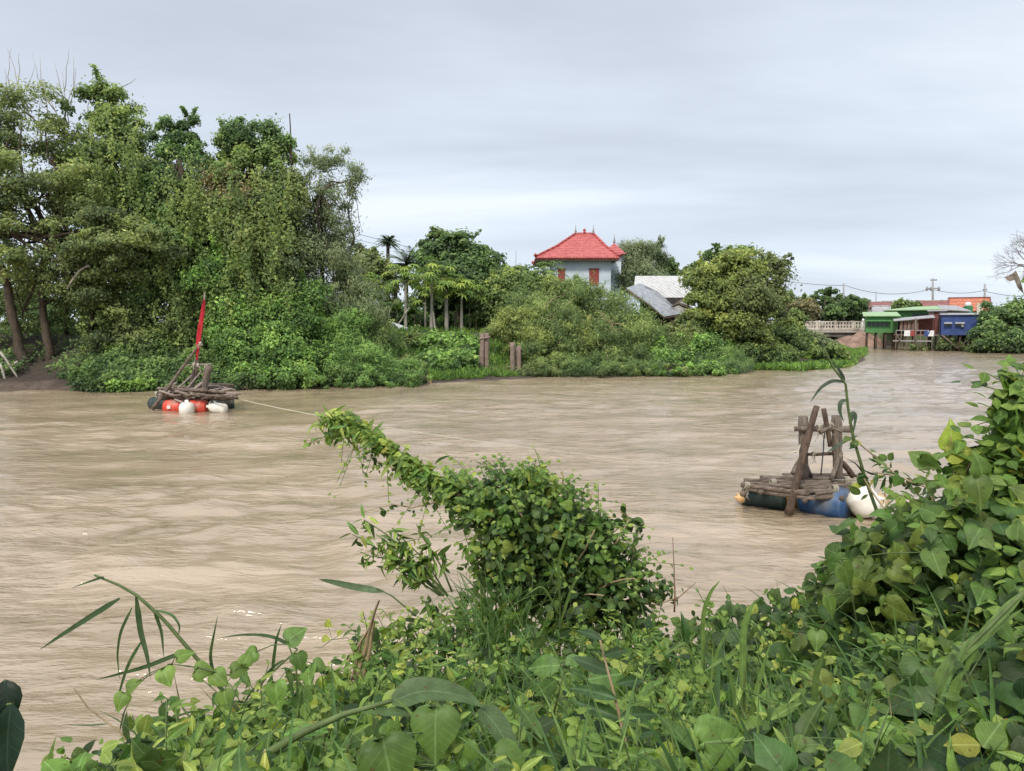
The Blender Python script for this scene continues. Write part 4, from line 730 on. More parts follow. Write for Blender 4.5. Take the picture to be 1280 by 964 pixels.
# ================================================================ stilt houses
M['greenwall'] = pbr('green_sheet', (.06, .18, .06), (.10, .26, .09), 2, .6, .1, stain=(.08, .2, .06)); M['greenroof'] = pbr('light_green_roof', (.24, .38, .17), (.36, .48, .26), 1, .6, .1, stain=(.3, .36, .24)); M['navy'] = pbr('blue_sheet', (.03, .055, .17), (.05, .085, .24), 2, .6, .15); M['glassdark'] = pbr('dark_window', (.015, .03, .03), (.03, .06, .06), 3, .3, 0, spec=.6)
M['plank'] = pbr('planks', (.12, .07, .055), (.28, .19, .155), 3, .9, .5, (3, 3, .3)); M['maroon'] = pbr('maroon_sheet', (.16, .06, .05), (.22, .09, .075), 3, .8, .2); M['greyplank'] = pbr('grey_planks', (.24, .22, .21), (.38, .35, .34), 3, .9, .3, (3, 3, .3)); M['greyroof'] = pbr('grey_roof_sheet', (.26, .25, .25), (.40, .38, .38), 2, .8, .2)
def stilts(root, xs, ys, ztop, r=.09, mat='darkpost'):
    for x in xs:
        for y in ys:
            m_ = MB(); m_.tube([(x, y, -.6), (x + R.uniform(-.05, .05), y, ztop * .5), (x, y, ztop)], r, 6); m_.build('stilt', M[mat], root)
def pz(py, d): return P(1100, py, d)[2]
def gx_(px, d): return P(px, 400, d)[0]
d = 88
g = empty('green_house', (gx_(1105, d), d + 3, 0), 'bright green stilt house with a band of dark windows beside the bridge', 'house')
xa, xb = gx_(1085, d), gx_(1120, d); zb, zt = pz(416, d), pz(395, d)
MB().box((xa, d, zb), (xb, d + 6, zt)).build('wall', M['greenwall'], g)
MB().slab([(xa - .35, d - .4, zt + .02), (xb + .3, d - .4, zt + .02), (xb + .3, d + 6.4, zt + .55), (xa - .35, d + 6.4, zt + .55)], .08).build('roof', M['greenroof'], g)
m_ = MB().box((xa + .12, d - .05, pz(408, d)), (xb - .9, d + .02, pz(401, d))); wn = m_.build('window', M['glassdark'], g)
[MB().box((x - .03, d - .09, pz(408, d)), (x + .03, d - .052, pz(401, d))).build('mullion', M['greenwall'], wn) for x in np.linspace(xa + .12, xb - .9, 6)]
MB().slab([(xa - .1, d - .8, pz(401.5, d)), (xb - .7, d - .8, pz(401.5, d)), (xb - .7, d - .01, pz(400, d)), (xa - .1, d - .01, pz(400, d))], .04).build('awning', M['greenwall'], g)
stilts(g, np.linspace(xa + .2, xb - .2, 4), (d + .3, d + 4), zb)
# long green roofed hall
d = 95; hgreen = empty('long_hall', (gx_(1150, d), d + 3, 0), 'long hall with a pale green sheet roof behind the plank house', 'building')
xa, xb = gx_(1107, d), gx_(1204, d); z1, z0 = pz(388, d), pz(412, d)
MB().box((xa + .3, d, z0), (gx_(1160, d), d + 7, z1)).build('green_wall', M['greenwall'], hgreen)
MB().box((gx_(1160, d) + .003, d, z0), (xb - .2, d + 7, z1)).build('grey_wall', M['greyplank'], hgreen)
xm = gx_(1172, d)
MB().slab([(xa, d - .8, z1 + .05), (xm, d - .8, z1 + .12), (xm, d + 7, pz(382, d + 4)), (xa + 4, d + 7, pz(383, d + 4))], .1).build('roof', M['greenroof'], hgreen)
MB().slab([(xm + .01, d - .8, z1 + .10), (xb, d - .8, z1 - .12), (xb - 1, d + 7, pz(382, d + 4)), (xm + .01, d + 7, pz(381, d + 4))], .1).build('roof', M['greyroof'], hgreen)
m_ = MB().box((xa + 3.5, d - .03, pz(402, d)), (gx_(1158, d), d + .01, pz(392, d))); m_.build('window', M['glassdark'], hgreen)
stilts(hgreen, np.linspace(xa + .5, xb - .5, 5), (d + .4,), z0)
# brown plank stilt house with front deck
d = 84; pk = empty('plank_house', (gx_(1150, d), d + 2, 0), 'rickety brown plank house on thin poles with an open deck over the water', 'house')
xa, xb = gx_(1124, d), gx_(1166, d)
MB().slab([(xa - .3, d - .5, pz(401, d)), (xb, d - .5, pz(396.5, d)), (xb, d + 3.2, pz(393.5, d)), (xa - .3, d + 3.2, pz(398, d))], .08).build('roof', M['greyroof'], pk)
rs = np.random.RandomState(2)
m_ = MB(); x = xa + .5
for i in range(5): m_.box((gx_(1128 + i * 4.3, d), d - .02 + .01 * (i % 2), pz(414, d)), (gx_(1131.3 + i * 4.3, d), d + .04, pz(400.2 - i * .4, d)))
m_.build('plank_screen', M['plank'], pk)
MB().box((gx_(1148, d), d + 1.5, pz(418, d)), (gx_(1166, d), d + 1.6, pz(398, d))).build('maroon_wall', M['maroon'], pk)
MB().box((xa + .2, d + 3, pz(418, d)), (gx_(1148, d) - .01, d + 3.1, pz(401, d))).build('back_wall', M['darkwall'], pk)
MB().box((xa - .2, d - .3, pz(419.5, d)), (xb + .4, d + 3, pz(418.2, d))).build('deck', M['plank'], pk)
MB().box((xa - .3, d - .42, pz(427, d)), (xb - .2, d - .31, pz(425.5, d))).build('lower_rail', M['greyplank'], pk)
MB().box((xa, d - .42, pz(413.6, d)), (xb - .6, d - .31, pz(412.6, d))).build('hand_rail', M['greyplank'], pk)
stilts(pk, [gx_(q, d) for q in (1124, 1130, 1137, 1144, 1151, 1158, 1164)], (d - .36,), pz(413, d), .06, 'post')
stilts(pk, [gx_(q, d) for q in (1126, 1144, 1164)], (d + 2.5,), pz(419, d), .08)
m_ = MB(); m_.tube([(gx_(1123, d), d - .5, pz(416, d)), (gx_(1131, d), d - .6, pz(430, d))], .06, 5); m_.tube([(gx_(1145, d), d - .5, pz(398, d)), (gx_(1146, d), d - .6, pz(434, d))], .1, 6); m_.build('brace', M['post'], pk)
for a, cc in ((1133, 'whitepaint'), (1140, 'redwood'), (1155, 'navy'), (1159, 'whitepaint')):
    x = gx_(a, d); m_ = MB(); n_ = 6; V = [(x + .12 * j + .0, d - .46 + .03 * sin(j * 2.2 + k), pz(413.2, d) - .16 * k) for k in range(5) for j in range(n_)]; m_.add(V, [(k * n_ + j, k * n_ + j + 1, (k + 1) * n_ + j + 1, (k + 1) * n_ + j) for k in range(4) for j in range(n_ - 1)], True); m_.build('hanging_laundry', M[cc], pk)
# tall plank annex
d = 86; an = empty('plank_annex', (gx_(1173, d), d + 1.5, 0), 'tall narrow annex of pinkish brown and pale planks between the brown and the blue house', 'annex')
for a, b, mt, nm, o_ in ((1163,1168.5,'plank','plank_panel',0), (1169,1173.5,'maroon','plank_panel',.02), (1174,1180,'greyplank','pale_panel',.0)): MB().box((gx_(a, d), d + o_, pz(417, d)), (gx_(b, d), d + 2.5, pz(389, d))).build(nm, M[mt], an)
MB().slab([(gx_(1161, d), d - .3, pz(388.7, d)), (gx_(1182, d), d - .3, pz(388.2, d)), (gx_(1182, d), d + 3, pz(387, d)), (gx_(1161, d), d + 3, pz(387.4, d))], .06).build('roof', M['greyroof'], an)
stilts(an, [gx_(1164, d), gx_(1172, d), gx_(1179, d)], (d + .3, d + 2), pz(417, d), .08)
# blue house
d = 82; bl = empty('blue_house', (gx_(1200, d), d + 2.5, 0), 'deep blue sheet-metal stilt house with two propped window flaps', 'house')
xa, xb = gx_(1180, d), gx_(1224, d); z0, z1 = pz(419, d), pz(393.5, d)
MB().box((xa, d, z0), (xb, d + 5, z1)).build('wall', M['navy'], bl)
MB().slab([(xa - .15, d - .25, z1 + .04), (xb + .2, d - .25, z1 + .04), (xb + .2, d + 5.3, z1 + .25), (xa - .15, d + 5.3, z1 + .25)], .06).build('roof', M['greyroof'], bl)
for a, b in ((1184, 1190.5), (1196, 1204)):
    q0, q1 = gx_(a, d), gx_(b, d); wn = MB().box((q0, d - .03, pz(408, d)), (q1, d + .01, pz(403.5, d))).build('window', M['glassdark'], bl)
    MB().slab([(q0 - .1, d - .55, pz(404.6, d)), (q1 + .1, d - .55, pz(404.6, d)), (q1 + .1, d - .032, pz(402.8, d)), (q0 - .1, d - .032, pz(402.8, d))], .03).build('window_flap', M['greyroof'], wn)
MB().lathe((gx_(1203, d), d - .2, pz(409, d)), (0, 0, 1), [(0, .12), (.25, .16), (.45, .05)], 8).build('hanging_cloth', M['whitepaint'], bl)
stilts(bl, np.linspace(xa + .2, xb - .3, 5), (d + .3, d + 3), z0)
m_ = MB(); m_.tube([(xa + .1, d, z0), (xa + 1.7, d - .1, .3)], .09, 6); m_.tube([(xa + 3, d, z0), (xa + 1.9, d - .1, .5)], .06, 6); m_.build('brace', M['post'], bl)
# green water tank tower
d = 96; t_ = empty('tank_tower', (gx_(1212, d), d + .5, 0), 'small green tower with a white tank lid above the blue house', 'tank')
MB().box((gx_(1208, d), d, .5), (gx_(1215.5, d), d + .9, pz(383, d))).build('tower_wall', pbr('mid_green_sheet', (.04, .17, .07), (.07, .24, .1), 2, .6, .1), t_)
MB().lathe((gx_(1211.8, d), d + .45, pz(382.9, d)), (0, 0, 1), [(0, .40), (.35, .38), (.5, .26), (.55, .1)], 14).build('tank', M['whitepaint'], t_)
# houses further back
def gable(label, pxa, pxb, pyt, pye, d, roofm, wallm='greywall', group='roofs behind the stilt houses', end=None):
    r = empty('distant_house', (gx_((pxa + pxb) / 2, d), d + 3, 2.5), label, 'house', group); xa, xb = gx_(pxa, d), gx_(pxb, d); ze, zt = pz(pye, d), pz(pyt, d + 3)
    MB().box((xa + .3, d + .3, 2.2), (xb - .3, d + 5.7, ze)).build('wall', M[wallm], r)
    m_ = MB(); m_.add([(xa + .5, d + .32, ze), (xa + .5, d + 5.68, ze), (xa + .5, d + 3, zt - .1), (xb - .5, d + .32, ze), (xb - .5, d + 5.68, ze), (xb - .5, d + 3, zt - .1)], [(0,2,1),(3,4,5)]); m_.build('gable_wall', M[wallm], r)
    m_ = MB(); m_.slab([(xa, d - .1, ze - .1), (xb, d - .1, ze - .1), (xb, d + 3, zt), (xa, d + 3, zt)], .12); m_.slab([(xa, d + 3.003, zt), (xb, d + 3.003, zt), (xb, d + 6.1, ze - .1), (xa, d + 6.1, ze - .1)], .12); rf = m_.build('roof', M[roofm], r)
    m_ = MB(); m_.tube([(xa - .05, d + 3, zt + .02), (xb + .05, d + 3, zt + .02)], .12, 6)
    for x in (xa - .02, xb + .02): m_.tube([(x, d - .15, ze - .12), (x, d + 3, zt + .03)], .1, 6)
    m_.build('ridge', M['greywall' if roofm != 'orangetile' else 'darktile'], rf)
    return r
r = gable('house with a bright orange tile roof and cream end wall', 1189, 1234, 372.5, 388, 112, 'orangetile')
MB().box((gx_(1224, 111), 111.6, 2.3), (gx_(1230, 111), 112.25, pz(379, 111))).build('porch_wall', pbr('cream_wall', (.5, .44, .33), (.62, .56, .44), 2, .9, .1), r)
gable('house with a dull dark red tile roof left of the orange roof', 1148, 1189, 376, 386, 120, 'darktile')
gable('low house with a pale grey roof, nearest the bridge behind the green house', 1092, 1112, 383, 395, 104, 'greyroof')
gable('low sandy-roofed house between the pale grey roof and the round tree', 1080, 1114, 377.5, 384, 135, 'darktile')
gable('long grey-roofed house in the distance left of the round tree', 1104, 1145, 376.5, 383, 140, 'greyroof')
# utility poles and lines
def pole(label, px, top, base, d, r=.14):
    o = empty('utility_pole', P(px, base, d), label, 'pole', 'utility poles behind the houses'); m_ = MB(); m_.tube([P(px, base, d), P(px, (top + base) / 2, d), P(px, top, d)], [r * 1.2, r, r * .8], 7); m_.build('pole_shaft', M['ornament'], o); return o
pole('short dark utility pole rising over the trees behind the bridge', 1054.5, 354, 400, 116); pole('thin distant pole above the grey roofs', 1095, 364.5, 395, 150, .1)
o = pole('tall utility pole with two crossarms and hanging insulators', 1166, 348, 395, 125, .17)
m_ = MB(); m_.tube([P(1163, 350, 125), P(1171, 350, 125)], .12, 6); m_.tube([P(1159.5, 360.5, 125), P(1173, 360.5, 125)], .1, 6); m_.build('crossarm', M['ornament'], o)
for px in (1158.5, 1173.5, 1163.5): m_ = MB(); m_.lathe(P(px, 363.5, 124.9), (0, 0, 1), [(0, .1), (.15, .22), (.5, .2), (.7, .08)], 8); m_.build('insulator', M['ornament'], o)
o = pole('utility pole with a small bracket above the orange roof', 1231, 355, 395, 118, .17); m_ = MB(); m_.tube([P(1229, 362, 118), P(1233.5, 362, 118)], .13, 6); m_.build('crossarm', M['ornament'], o)
for i, (a, b, sag, lab) in enumerate([((1054,356,116),(1165,361,125),9,'sagging wire between the short dark pole and the pylon pole'),((1166,362,125),(1231,363,118),4,'wire between the pylon pole and the pole above the orange roof'),((1231,364,118),(1330,366,125),6,'wire running off right from the pole above the orange roof'),((1054,357,116),(950,345,125),3,'wire running left from the short dark pole behind the trees')]):
    t = np.linspace(0, 1, 14); pts = [P(a[0] + (b[0] - a[0]) * u, a[1] + (b[1] - a[1]) * u + sag * 4 * u * (1 - u), a[2] + (b[2] - a[2]) * u) for u in t]
    m_ = MB(); m_.tube(pts, .035, 4); tag(m_.build('power_line', M['wire']), lab, 'wire', 'power lines')
for i, (a, b, lab) in enumerate([((300,250,60),(560,322,75),'upper of two faint wires slanting down behind the slender tree'),((300,262,60),(560,326,75),'lower of two faint wires slanting down behind the slender tree')]):
    m_ = MB(); m_.tube([P(*a), P((a[0] + b[0]) / 2, (a[1] + b[1]) / 2 + 2, 67), P(*b)], .018, 4); tag(m_.build('power_line', M['wire']), lab, 'wire', 'power lines')
o = empty('thin_antenna', P(645, 400, 80), 'thin bare antenna mast left of the red-roofed house', 'antenna'); m_ = MB(); m_.tube([P(645, 400, 80), P(645, 314, 80)], [.04, .02], 5); m_.build('mast', M['wire'], o)

for o in bpy.data.objects:      # the riverside houses face the bend where the camera stands
    if o.type == 'EMPTY' and o.name.split('.')[0] in ('green_house', 'plank_house', 'plank_annex', 'blue_house', 'long_hall', 'distant_house'):
        dfr = {'green_house': 88, 'plank_house': 84, 'plank_annex': 86, 'blue_house': 82, 'long_hall': 95}.get(o.name, o.location[1] - 3)
        sh_ = o.location[1] - dfr
        for c_ in o.children: c_.location[1] += sh_
        o.location[1] = dfr; o.rotation_euler[2] = -math.atan2(o.location[0], o.location[1]) * .9
# ================================================================ right raft (near)
def drummat(name, c1, c2, stain): return pbr(name, c1, c2, 5, .45, .15, stain=stain, spec=.4, bdist=.01)
M['darkgreendrum'] = drummat('dark_green_plastic', (.012, .026, .022), (.028, .05, .042), (.12, .10, .07)); M['bluedrum'] = drummat('blue_plastic', (.018, .06, .15), (.04, .10, .22), (.16, .16, .15)); M['yellowplastic'] = drummat('yellow_plastic', (.46, .26, .03), (.58, .35, .06), (.4, .28, .1))
M['orangeplastic'] = drummat('orange_plastic', (.66, .38, .14), (.78, .52, .24), (.5, .35, .2)); M['jug'] = pbr('milky_white_plastic', (.74, .70, .60), (.86, .84, .76), 5, .4, .1, stain=(.62, .52, .36)); M['redplastic'] = drummat('red_plastic', (.58, .055, .03), (.72, .10, .06), (.4, .2, .14)); M['flagcloth'] = pbr('red_cloth', (.50, .025, .035), (.66, .06, .08), 8, .9, .3)
def drum(root, a, b, r, mat, name='drum', lab=None):
    a, b = np.array(a, float), np.array(b, float); ln = np.linalg.norm(b - a); q = r
    pr = [(0, q * .80), (.015, q * .82), (.02, q * .93), (.05, q * .97), (.09, q * .95), (.12, q)]
    for t in (.33, .66): pr += [(ln * t - .04, q), (ln * t - .015, q * 1.04), (ln * t + .015, q * 1.04), (ln * t + .04, q)]
    pr += [(ln - .12, q), (ln - .09, q * .95), (ln - .05, q * .97), (ln - .02, q * .93), (ln - .015, q * .82), (ln, q * .80)]
    o = MB().lathe(a, b - a, pr, 28).build(name, M[mat], root)
    if lab: o['label'] = lab
    return o
def jug(root, c, axis, l, r, mat='jug', lab=None):
    ax = norm(np.array(axis, float)); c = np.array(c, float); pr = [(0, r * .62), (.03 * l, r * .82), (.1 * l, r * .98), (.2 * l, r), (.32 * l, r * .96), (.38 * l, r), (.6 * l, r * .98), (.75 * l, r * .85), (.86 * l, r * .5), (.9 * l, r * .26), (l, r * .24), (l, r * .2)]
    o = MB().lathe(c - ax * l / 2, ax, pr, 20).build('jug', M[mat], root)
    h = MB(); p0 = c + ax * l * .38; up = norm(np.array([0, 0, 1.]) - ax * ax[2]); h.tube([c + ax * l * .40 + up * r * .3, c + ax * l * .36 + up * r * .95, c + ax * l * .18 + up * r * 1.12, c + ax * l * .05 + up * r * .9], r * .11, 6); h.build('handle', M[mat], o)
    if lab: o['label'] = lab
    return o
def stick(root, a, b, r0, r1, mat='post', name='pole', seed=0, n=8, amp=.03, wob=.14):
    k_ = .78 if a[1] < 20 else .85
    return MB().tube(wiggle(a, b, n, amp, seed), np.linspace(r0 * k_, r1 * k_, n), 9, wob).build(name, M[mat], root)
def lashing(root, c, axis, r, turns=5, seed=0, tails=3, th=.007, mat='rope'):
    rs = np.random.RandomState(seed); ax = norm(np.array(axis, float)); c = np.array(c, float); ref = np.array([0, 0, 1.]) if abs(ax[2]) < .9 else np.array([1., 0, 0]); u = norm(np.cross(ax, ref)); w_ = np.cross(ax, u)
    t = np.linspace(0, 1, turns * 10); pts = [c + ax * ((k - .5) * .05 * turns * .35 + rs.normal() * .003) + (r * .8 + .004 * rs.rand()) * (cos(k * turns * 2 * pi) * u + sin(k * turns * 2 * pi) * w_) for k in t]
    m_ = MB(); m_.tube(pts, th, 5)
    for i in range(tails): p = pts[rs.randint(len(pts))]; m_.tube(wiggle(p, p + np.array([rs.normal() * .08, -abs(rs.normal()) * .05, -.08 - .12 * rs.rand()]), 5, .4, i), th * .7, 4)
    return m_.build('rope_lashing', M[mat], root)
D0 = 12.3
raft = empty('float_raft', (P(1010, 640, D0)[0], D0 + .4, 0), 'nearer raft of weathered poles on green, yellow and blue drums, at right', 'raft', 'home-made rafts on the river')
RD = lambda x, y, d: P(x, y, d)
def wl_(px, d, z): p = P(px, 600, d); return np.array([p[0], d, z])
r_ = .27
drum(raft, wl_(930, 12.95, .17), wl_(984, 12.6, .17), .25, 'darkgreendrum', lab='dark green drum')
drum(raft, wl_(1005, 12.55, .18), wl_(1061, 12.0, .18), .285, 'bluedrum', lab='scuffed blue drum')
drum(raft, wl_(972, 12.9, .14), wl_(1004, 12.75, .14), .23, 'yellowplastic', lab='yellow drum behind')
drum(raft, wl_(950, 13.6, .06), wl_(1010, 13.4, .06), .26, 'bluedrum', lab='rear drum in shade')
jug(raft, wl_(928, 12.8, .12), (-1, -.2, .15), .28, .09, 'orangeplastic', lab='small white jug at the left end')
jug(raft, wl_(1066, 12.5, .22), (.1, .4, 1), .62, .20, 'orangeplastic', lab='orange jug')
jug(raft, wl_(1082, 12.0, .22), (.55, -.1, -.75), .56, .25, lab='large white jug')
jug(raft, wl_(1098, 12.35, .14), (1, .2, .1), .42, .15, 'orangeplastic', lab='pale orange jug at the right end')
zz0 = .43
for i, (x0, y0, a, x1, y1, b, r) in enumerate([(926,606,12.35,1012,618,11.95,.055),(936,612,12.3,1018,624,11.9,.045),(930,601,12.7,1040,606,12.5,.06),(950,598,13.0,1060,600,12.8,.055),(985,596,13.3,1075,599,13.1,.06),(1004,612,12.1,1078,606,12.3,.065),(1008,622,11.95,1060,621,12.0,.055),(985,603,12.6,1075,604,12.5,.06),(978,594,13.5,1064,594,13.3,.05),(992,615,12.0,1064,612,12.1,.05),(940,602,12.9,990,598,13.2,.05),(932,604,12.5,1035,613,12.15,.05),(990,609,12.25,1078,602,12.45,.06),(960,600,12.85,1050,598,13.0,.05),(1000,605,12.4,1070,609,12.2,.055),(1020,618,11.95,1072,611,12.15,.045),(945,609,12.25,1000,604,12.6,.045)]):
    stick(raft, P(x0, y0, a), P(x1, y1, b), r, r * .9, 'log', 'deck_pole', 100 + i, 9, .03)
for i, (x0, y0, a, x1, y1, b) in enumerate([(950,610,12.1,968,595,13.4),(1052,617,11.85,1062,596,13.4),(1006,620,11.9,1016,594,13.4),(928,612,12.2,945,597,13.3),(1072,612,12.1,1078,598,13.2)]):
    stick(raft, P(x0, y0 + 6, a), P(x1, y1 + 5, b), .055, .05, 'log', 'cross_beam', 130 + i, 7, .02)
for i, (px, py, dd) in enumerate([(1070,603,12.3),(1062,606,12.2),(1075,600,12.5),(1046,609,12.1),(1040,613,12.0),(1068,597,12.9),(1058,601,12.5)]):
    stick(raft, P(px - 6, py + 3, dd), P(px + 7, py - 2, dd + .2), .05, .06, 'log', 'block', 160 + i, 4, .05)
stick(raft, P(1005, 600, 12.7), P(1004, 521, 12.7), .095, .105, 'post', 'upright_post', 1, 9, .015)
stick(raft, P(1047, 604, 12.5), P(1045.5, 519.5, 12.5), .10, .11, 'post', 'upright_post', 2, 9, .015)
stick(raft, P(993, 536, 12.62), P(1066, 536.5, 12.42), .055, .075, 'post', 'crossbar', 3, 9, .015)
stick(raft, P(1009, 568, 12.62), P(1043, 567, 12.5), .035, .04, 'darkpost', 'lower_crossbar', 4, 6, .02)
stick(raft, P(985, 643, 11.95), P(1020.5, 508, 12.4), .085, .065, 'darkpost', 'leaning_pole', 5, 12, .02)
stick(raft, P(1029.5, 511, 12.3), P(1038, 558, 12.3), .05, .05, 'darkpost', 'short_pole', 6, 6, .015)
stick(raft, P(991, 592, 12.4), P(1002, 572, 12.6), .05, .06, 'post', 'brace', 7, 5); stick(raft, P(1013, 596, 12.9), P(1003, 570, 12.75), .06, .04, 'post', 'brace', 8, 5)
stick(raft, P(1039, 600, 12.3), P(1051, 566, 12.45), .05, .055, 'post', 'brace', 9, 6); stick(raft, P(1068, 597, 12.6), P(1053, 578, 12.5), .07, .055, 'darkpost', 'brace', 10, 6)
stick(raft, P(1025, 541, 12.25), P(1040, 532, 12.3), .045, .045, 'post', 'tie_block', 11, 5)
for i, (px, py, dd, ax, r) in enumerate([(1024,535.5,12.52,(1,0,0),.07),(1031,535,12.5,(1,0,0),.07),(1037,533,12.45,(1,.2,.1),.075),(933,607,12.3,(1,0,-.1),.07),(1043,611,12.05,(1,0,0),.08),(1064,604,12.3,(1,0,0),.09),(1070,602,12.3,(1,0,0),.08),(966,603,12.5,(1,0,0),.07),(1058,602,12.35,(1,0,0),.1),(1018,567.5,12.6,(1,0,0),.045)]):
    lashing(raft, P(px, py, dd), ax, r, 5, i, 4)
m_ = MB(); m_.tube(wiggle(P(1031, 540, 12.4), P(1026, 594, 12.6), 6, .03, 1), .012, 4); m_.build('hanging_cord', M['wire'], raft)
m_ = MB(); m_.tube(wiggle(P(1000, 556, 12.6), P(988, 568, 12.5), 5, .3, 2), .012, 4); m_.build('hanging_cord', M['cord'], raft)
# ================================================================ left raft with flag
D1 = 26.8
lr = empty('float_raft', (P(245, 512, D1)[0], D1 + .6, 0), 'further raft with a furled red flag, red drums and white jugs, at left', 'raft', 'home-made rafts on the river')
drum(lr, wl_(195, D1 + .7, .18), wl_(214, D1 + .2, .18), .25, 'darkgreendrum', lab='dark drum at the left end'); drum(lr, wl_(211, D1, .12), wl_(232, D1 - .1, .12), .27, 'redplastic'); drum(lr, wl_(241, D1 - .1, .12), wl_(262, D1, .12), .28, 'redplastic')
drum(lr, wl_(264, D1 + .6, .16), wl_(296, D1 + .9, .16), .28, 'darkgreendrum', lab='dark drum at the right end'); drum(lr, wl_(215, D1 + 1.5, .14), wl_(260, D1 + 1.5, .14), .28, 'darkgreendrum', lab='dark drum at the back')
jug(lr, wl_(237, D1 - .45, .13), (.1, -.2, 1), .60, .27, lab='upright white jug'); jug(lr, wl_(274, D1 - .3, .12), (-1, -.1, .18), .72, .20, lab='white jug lying on its side')
m_ = MB().box((wl_(218, D1, 0)[0], D1 - .372, .1), (wl_(222, D1, 0)[0], D1 - .28, .2)); m_.build('white_label', M['whitepaint'], lr)
rs = np.random.RandomState(17)
for i in range(34):
    x0 = rs.uniform(192, 262); l = rs.uniform(26, 50); dd = D1 + rs.uniform(-.35, 1.9); y = 495 - (dd - D1) * 4.2 + rs.uniform(-8, 4); an = rs.uniform(-6, 6); x1 = min(x0 + l, 297)
    stick(lr, P(x0, y - an * .3, dd), P(x1, y + an * .5 + 1, dd + rs.uniform(-.8, .8)), .065, .05, 'greylog' if 'greylog' in M else 'log', 'deck_pole', i, 6, .06)
M['greylog'] = pbr('pale_weathered_log', (.17, .13, .10), (.42, .34, .29), 5, .92, .8, (2, 6, 6), bdist=.02)
for i in range(48):
    x0 = rs.uniform(196, 282); dd = D1 + rs.uniform(-.5, 1.4); y = 494 - (dd - D1) * 4 + rs.uniform(-8, 6)
    stick(lr, P(x0, y, dd), P(x0 + rs.uniform(6, 22), y + rs.uniform(-5, 7), dd + rs.uniform(-.4, .4)), .05, .04, 'greylog', 'deck_pole', 50 + i, 5, .08)
stick(lr, P(190, 512, D1 - .3), P(253, 425, D1 + .6), .085, .05, 'log', 'leaning_pole', 1, 10, .02)
stick(lr, P(239, 487, D1 + .7), P(246, 448, D1 + .7), .12, .08, 'post', 'upright_post', 2, 7, .02); stick(lr, P(254, 494, D1 + .4), P(261, 457, D1 + .4), .13, .17, 'post', 'upright_post', 3, 8, .04)
stick(lr, P(245, 470, D1 + .6), P(256, 366, D1 + .6), .05, .03, 'stake', 'flag_pole', 4, 10, .01)
stick(lr, P(235, 457, D1 + .5), P(264, 455, D1 + .4), .04, .04, 'greylog', 'crossbar', 5, 6, .04)
for i, (a, b, c, e, r) in enumerate([(212,496,240,469,.05),(232,488,252,464,.04),(236,493,256,476,.08),(258,500,252,482,.06),(200,498,215,488,.06)]): stick(lr, P(a, b, D1 + .1), P(c, e, D1 + .4), r, r * .8, 'greylog', 'brace', 20 + i, 6, .03)
for i, (px, py) in enumerate([(248,457),(243,456),(251,430),(258,459),(196,492),(290,495),(230,496)]): lashing(lr, P(px, py, D1 + .35), (1, 0, .3), .08, 4, i, 3, .02)
# furled flag: a folded cloth hanging along the pole
m_ = MB(); V = []; Fc = []; nn = 22
for i in range(nn):
    t = i / (nn - 1); py = 375 + 75 * t; cx = 256.2 - 7.5 * t * 1.15; wd = (1.0 + 5.2 * sin(pi * min(1, t * .9 + .02)) ** .8) * (1 - .55 * max(0, (t - .75) / .25))
    for j in range(7): s = (j / 6 - .5); p = P(cx + s * wd - wd * .25, py, D1 + .55); p[1] += .07 * sin(s * 14 + t * 5) - .05; V.append(p)
for i in range(nn - 1):
    for j in range(6): a = i * 7 + j; Fc.append((a, a + 1, a + 8, a + 7))
m_.add(V, Fc, True); m_.build('red_flag', M['flagcloth'], lr)
# ropes
def rope(label, pts, r, seg=40):
    t = np.linspace(0, len(pts) - 1, seg); q = np.array([[np.interp(u, range(len(pts)), [p[j] for p in pts]) for j in range(3)] for u in t]); m_ = MB(); m_.tube(q, r, 5); return tag(m_.build('mooring_rope', M['cord']), label, 'rope', 'ropes between the rafts and the shore')
a = P(298, 499, D1 + .3); b = P(993, 596, 12.6); n = 30
pts = []
for i in range(n):
    t = i / (n - 1); p = a * (1 - t) + b * t; p[2] -= .9 * 4 * t * (1 - t) * .25; pts.append(p)
pts = np.array(pts); m_ = MB(); m_.tube(pts, np.linspace(.016, .0028, len(pts)), 5); tag(m_.build('mooring_rope', M['cord']), 'long pale rope stretched over the water between the two rafts', 'rope', 'ropes on the river')
m_ = MB(); m_.tube([P(1040, 600, 12.3), P(1100, 600, 10.5), P(1200, 606, 7)], .012, 5); tag(m_.build('mooring_rope', M['cord']), 'short rope from the nearer raft towards the right bank', 'rope', 'ropes on the river')
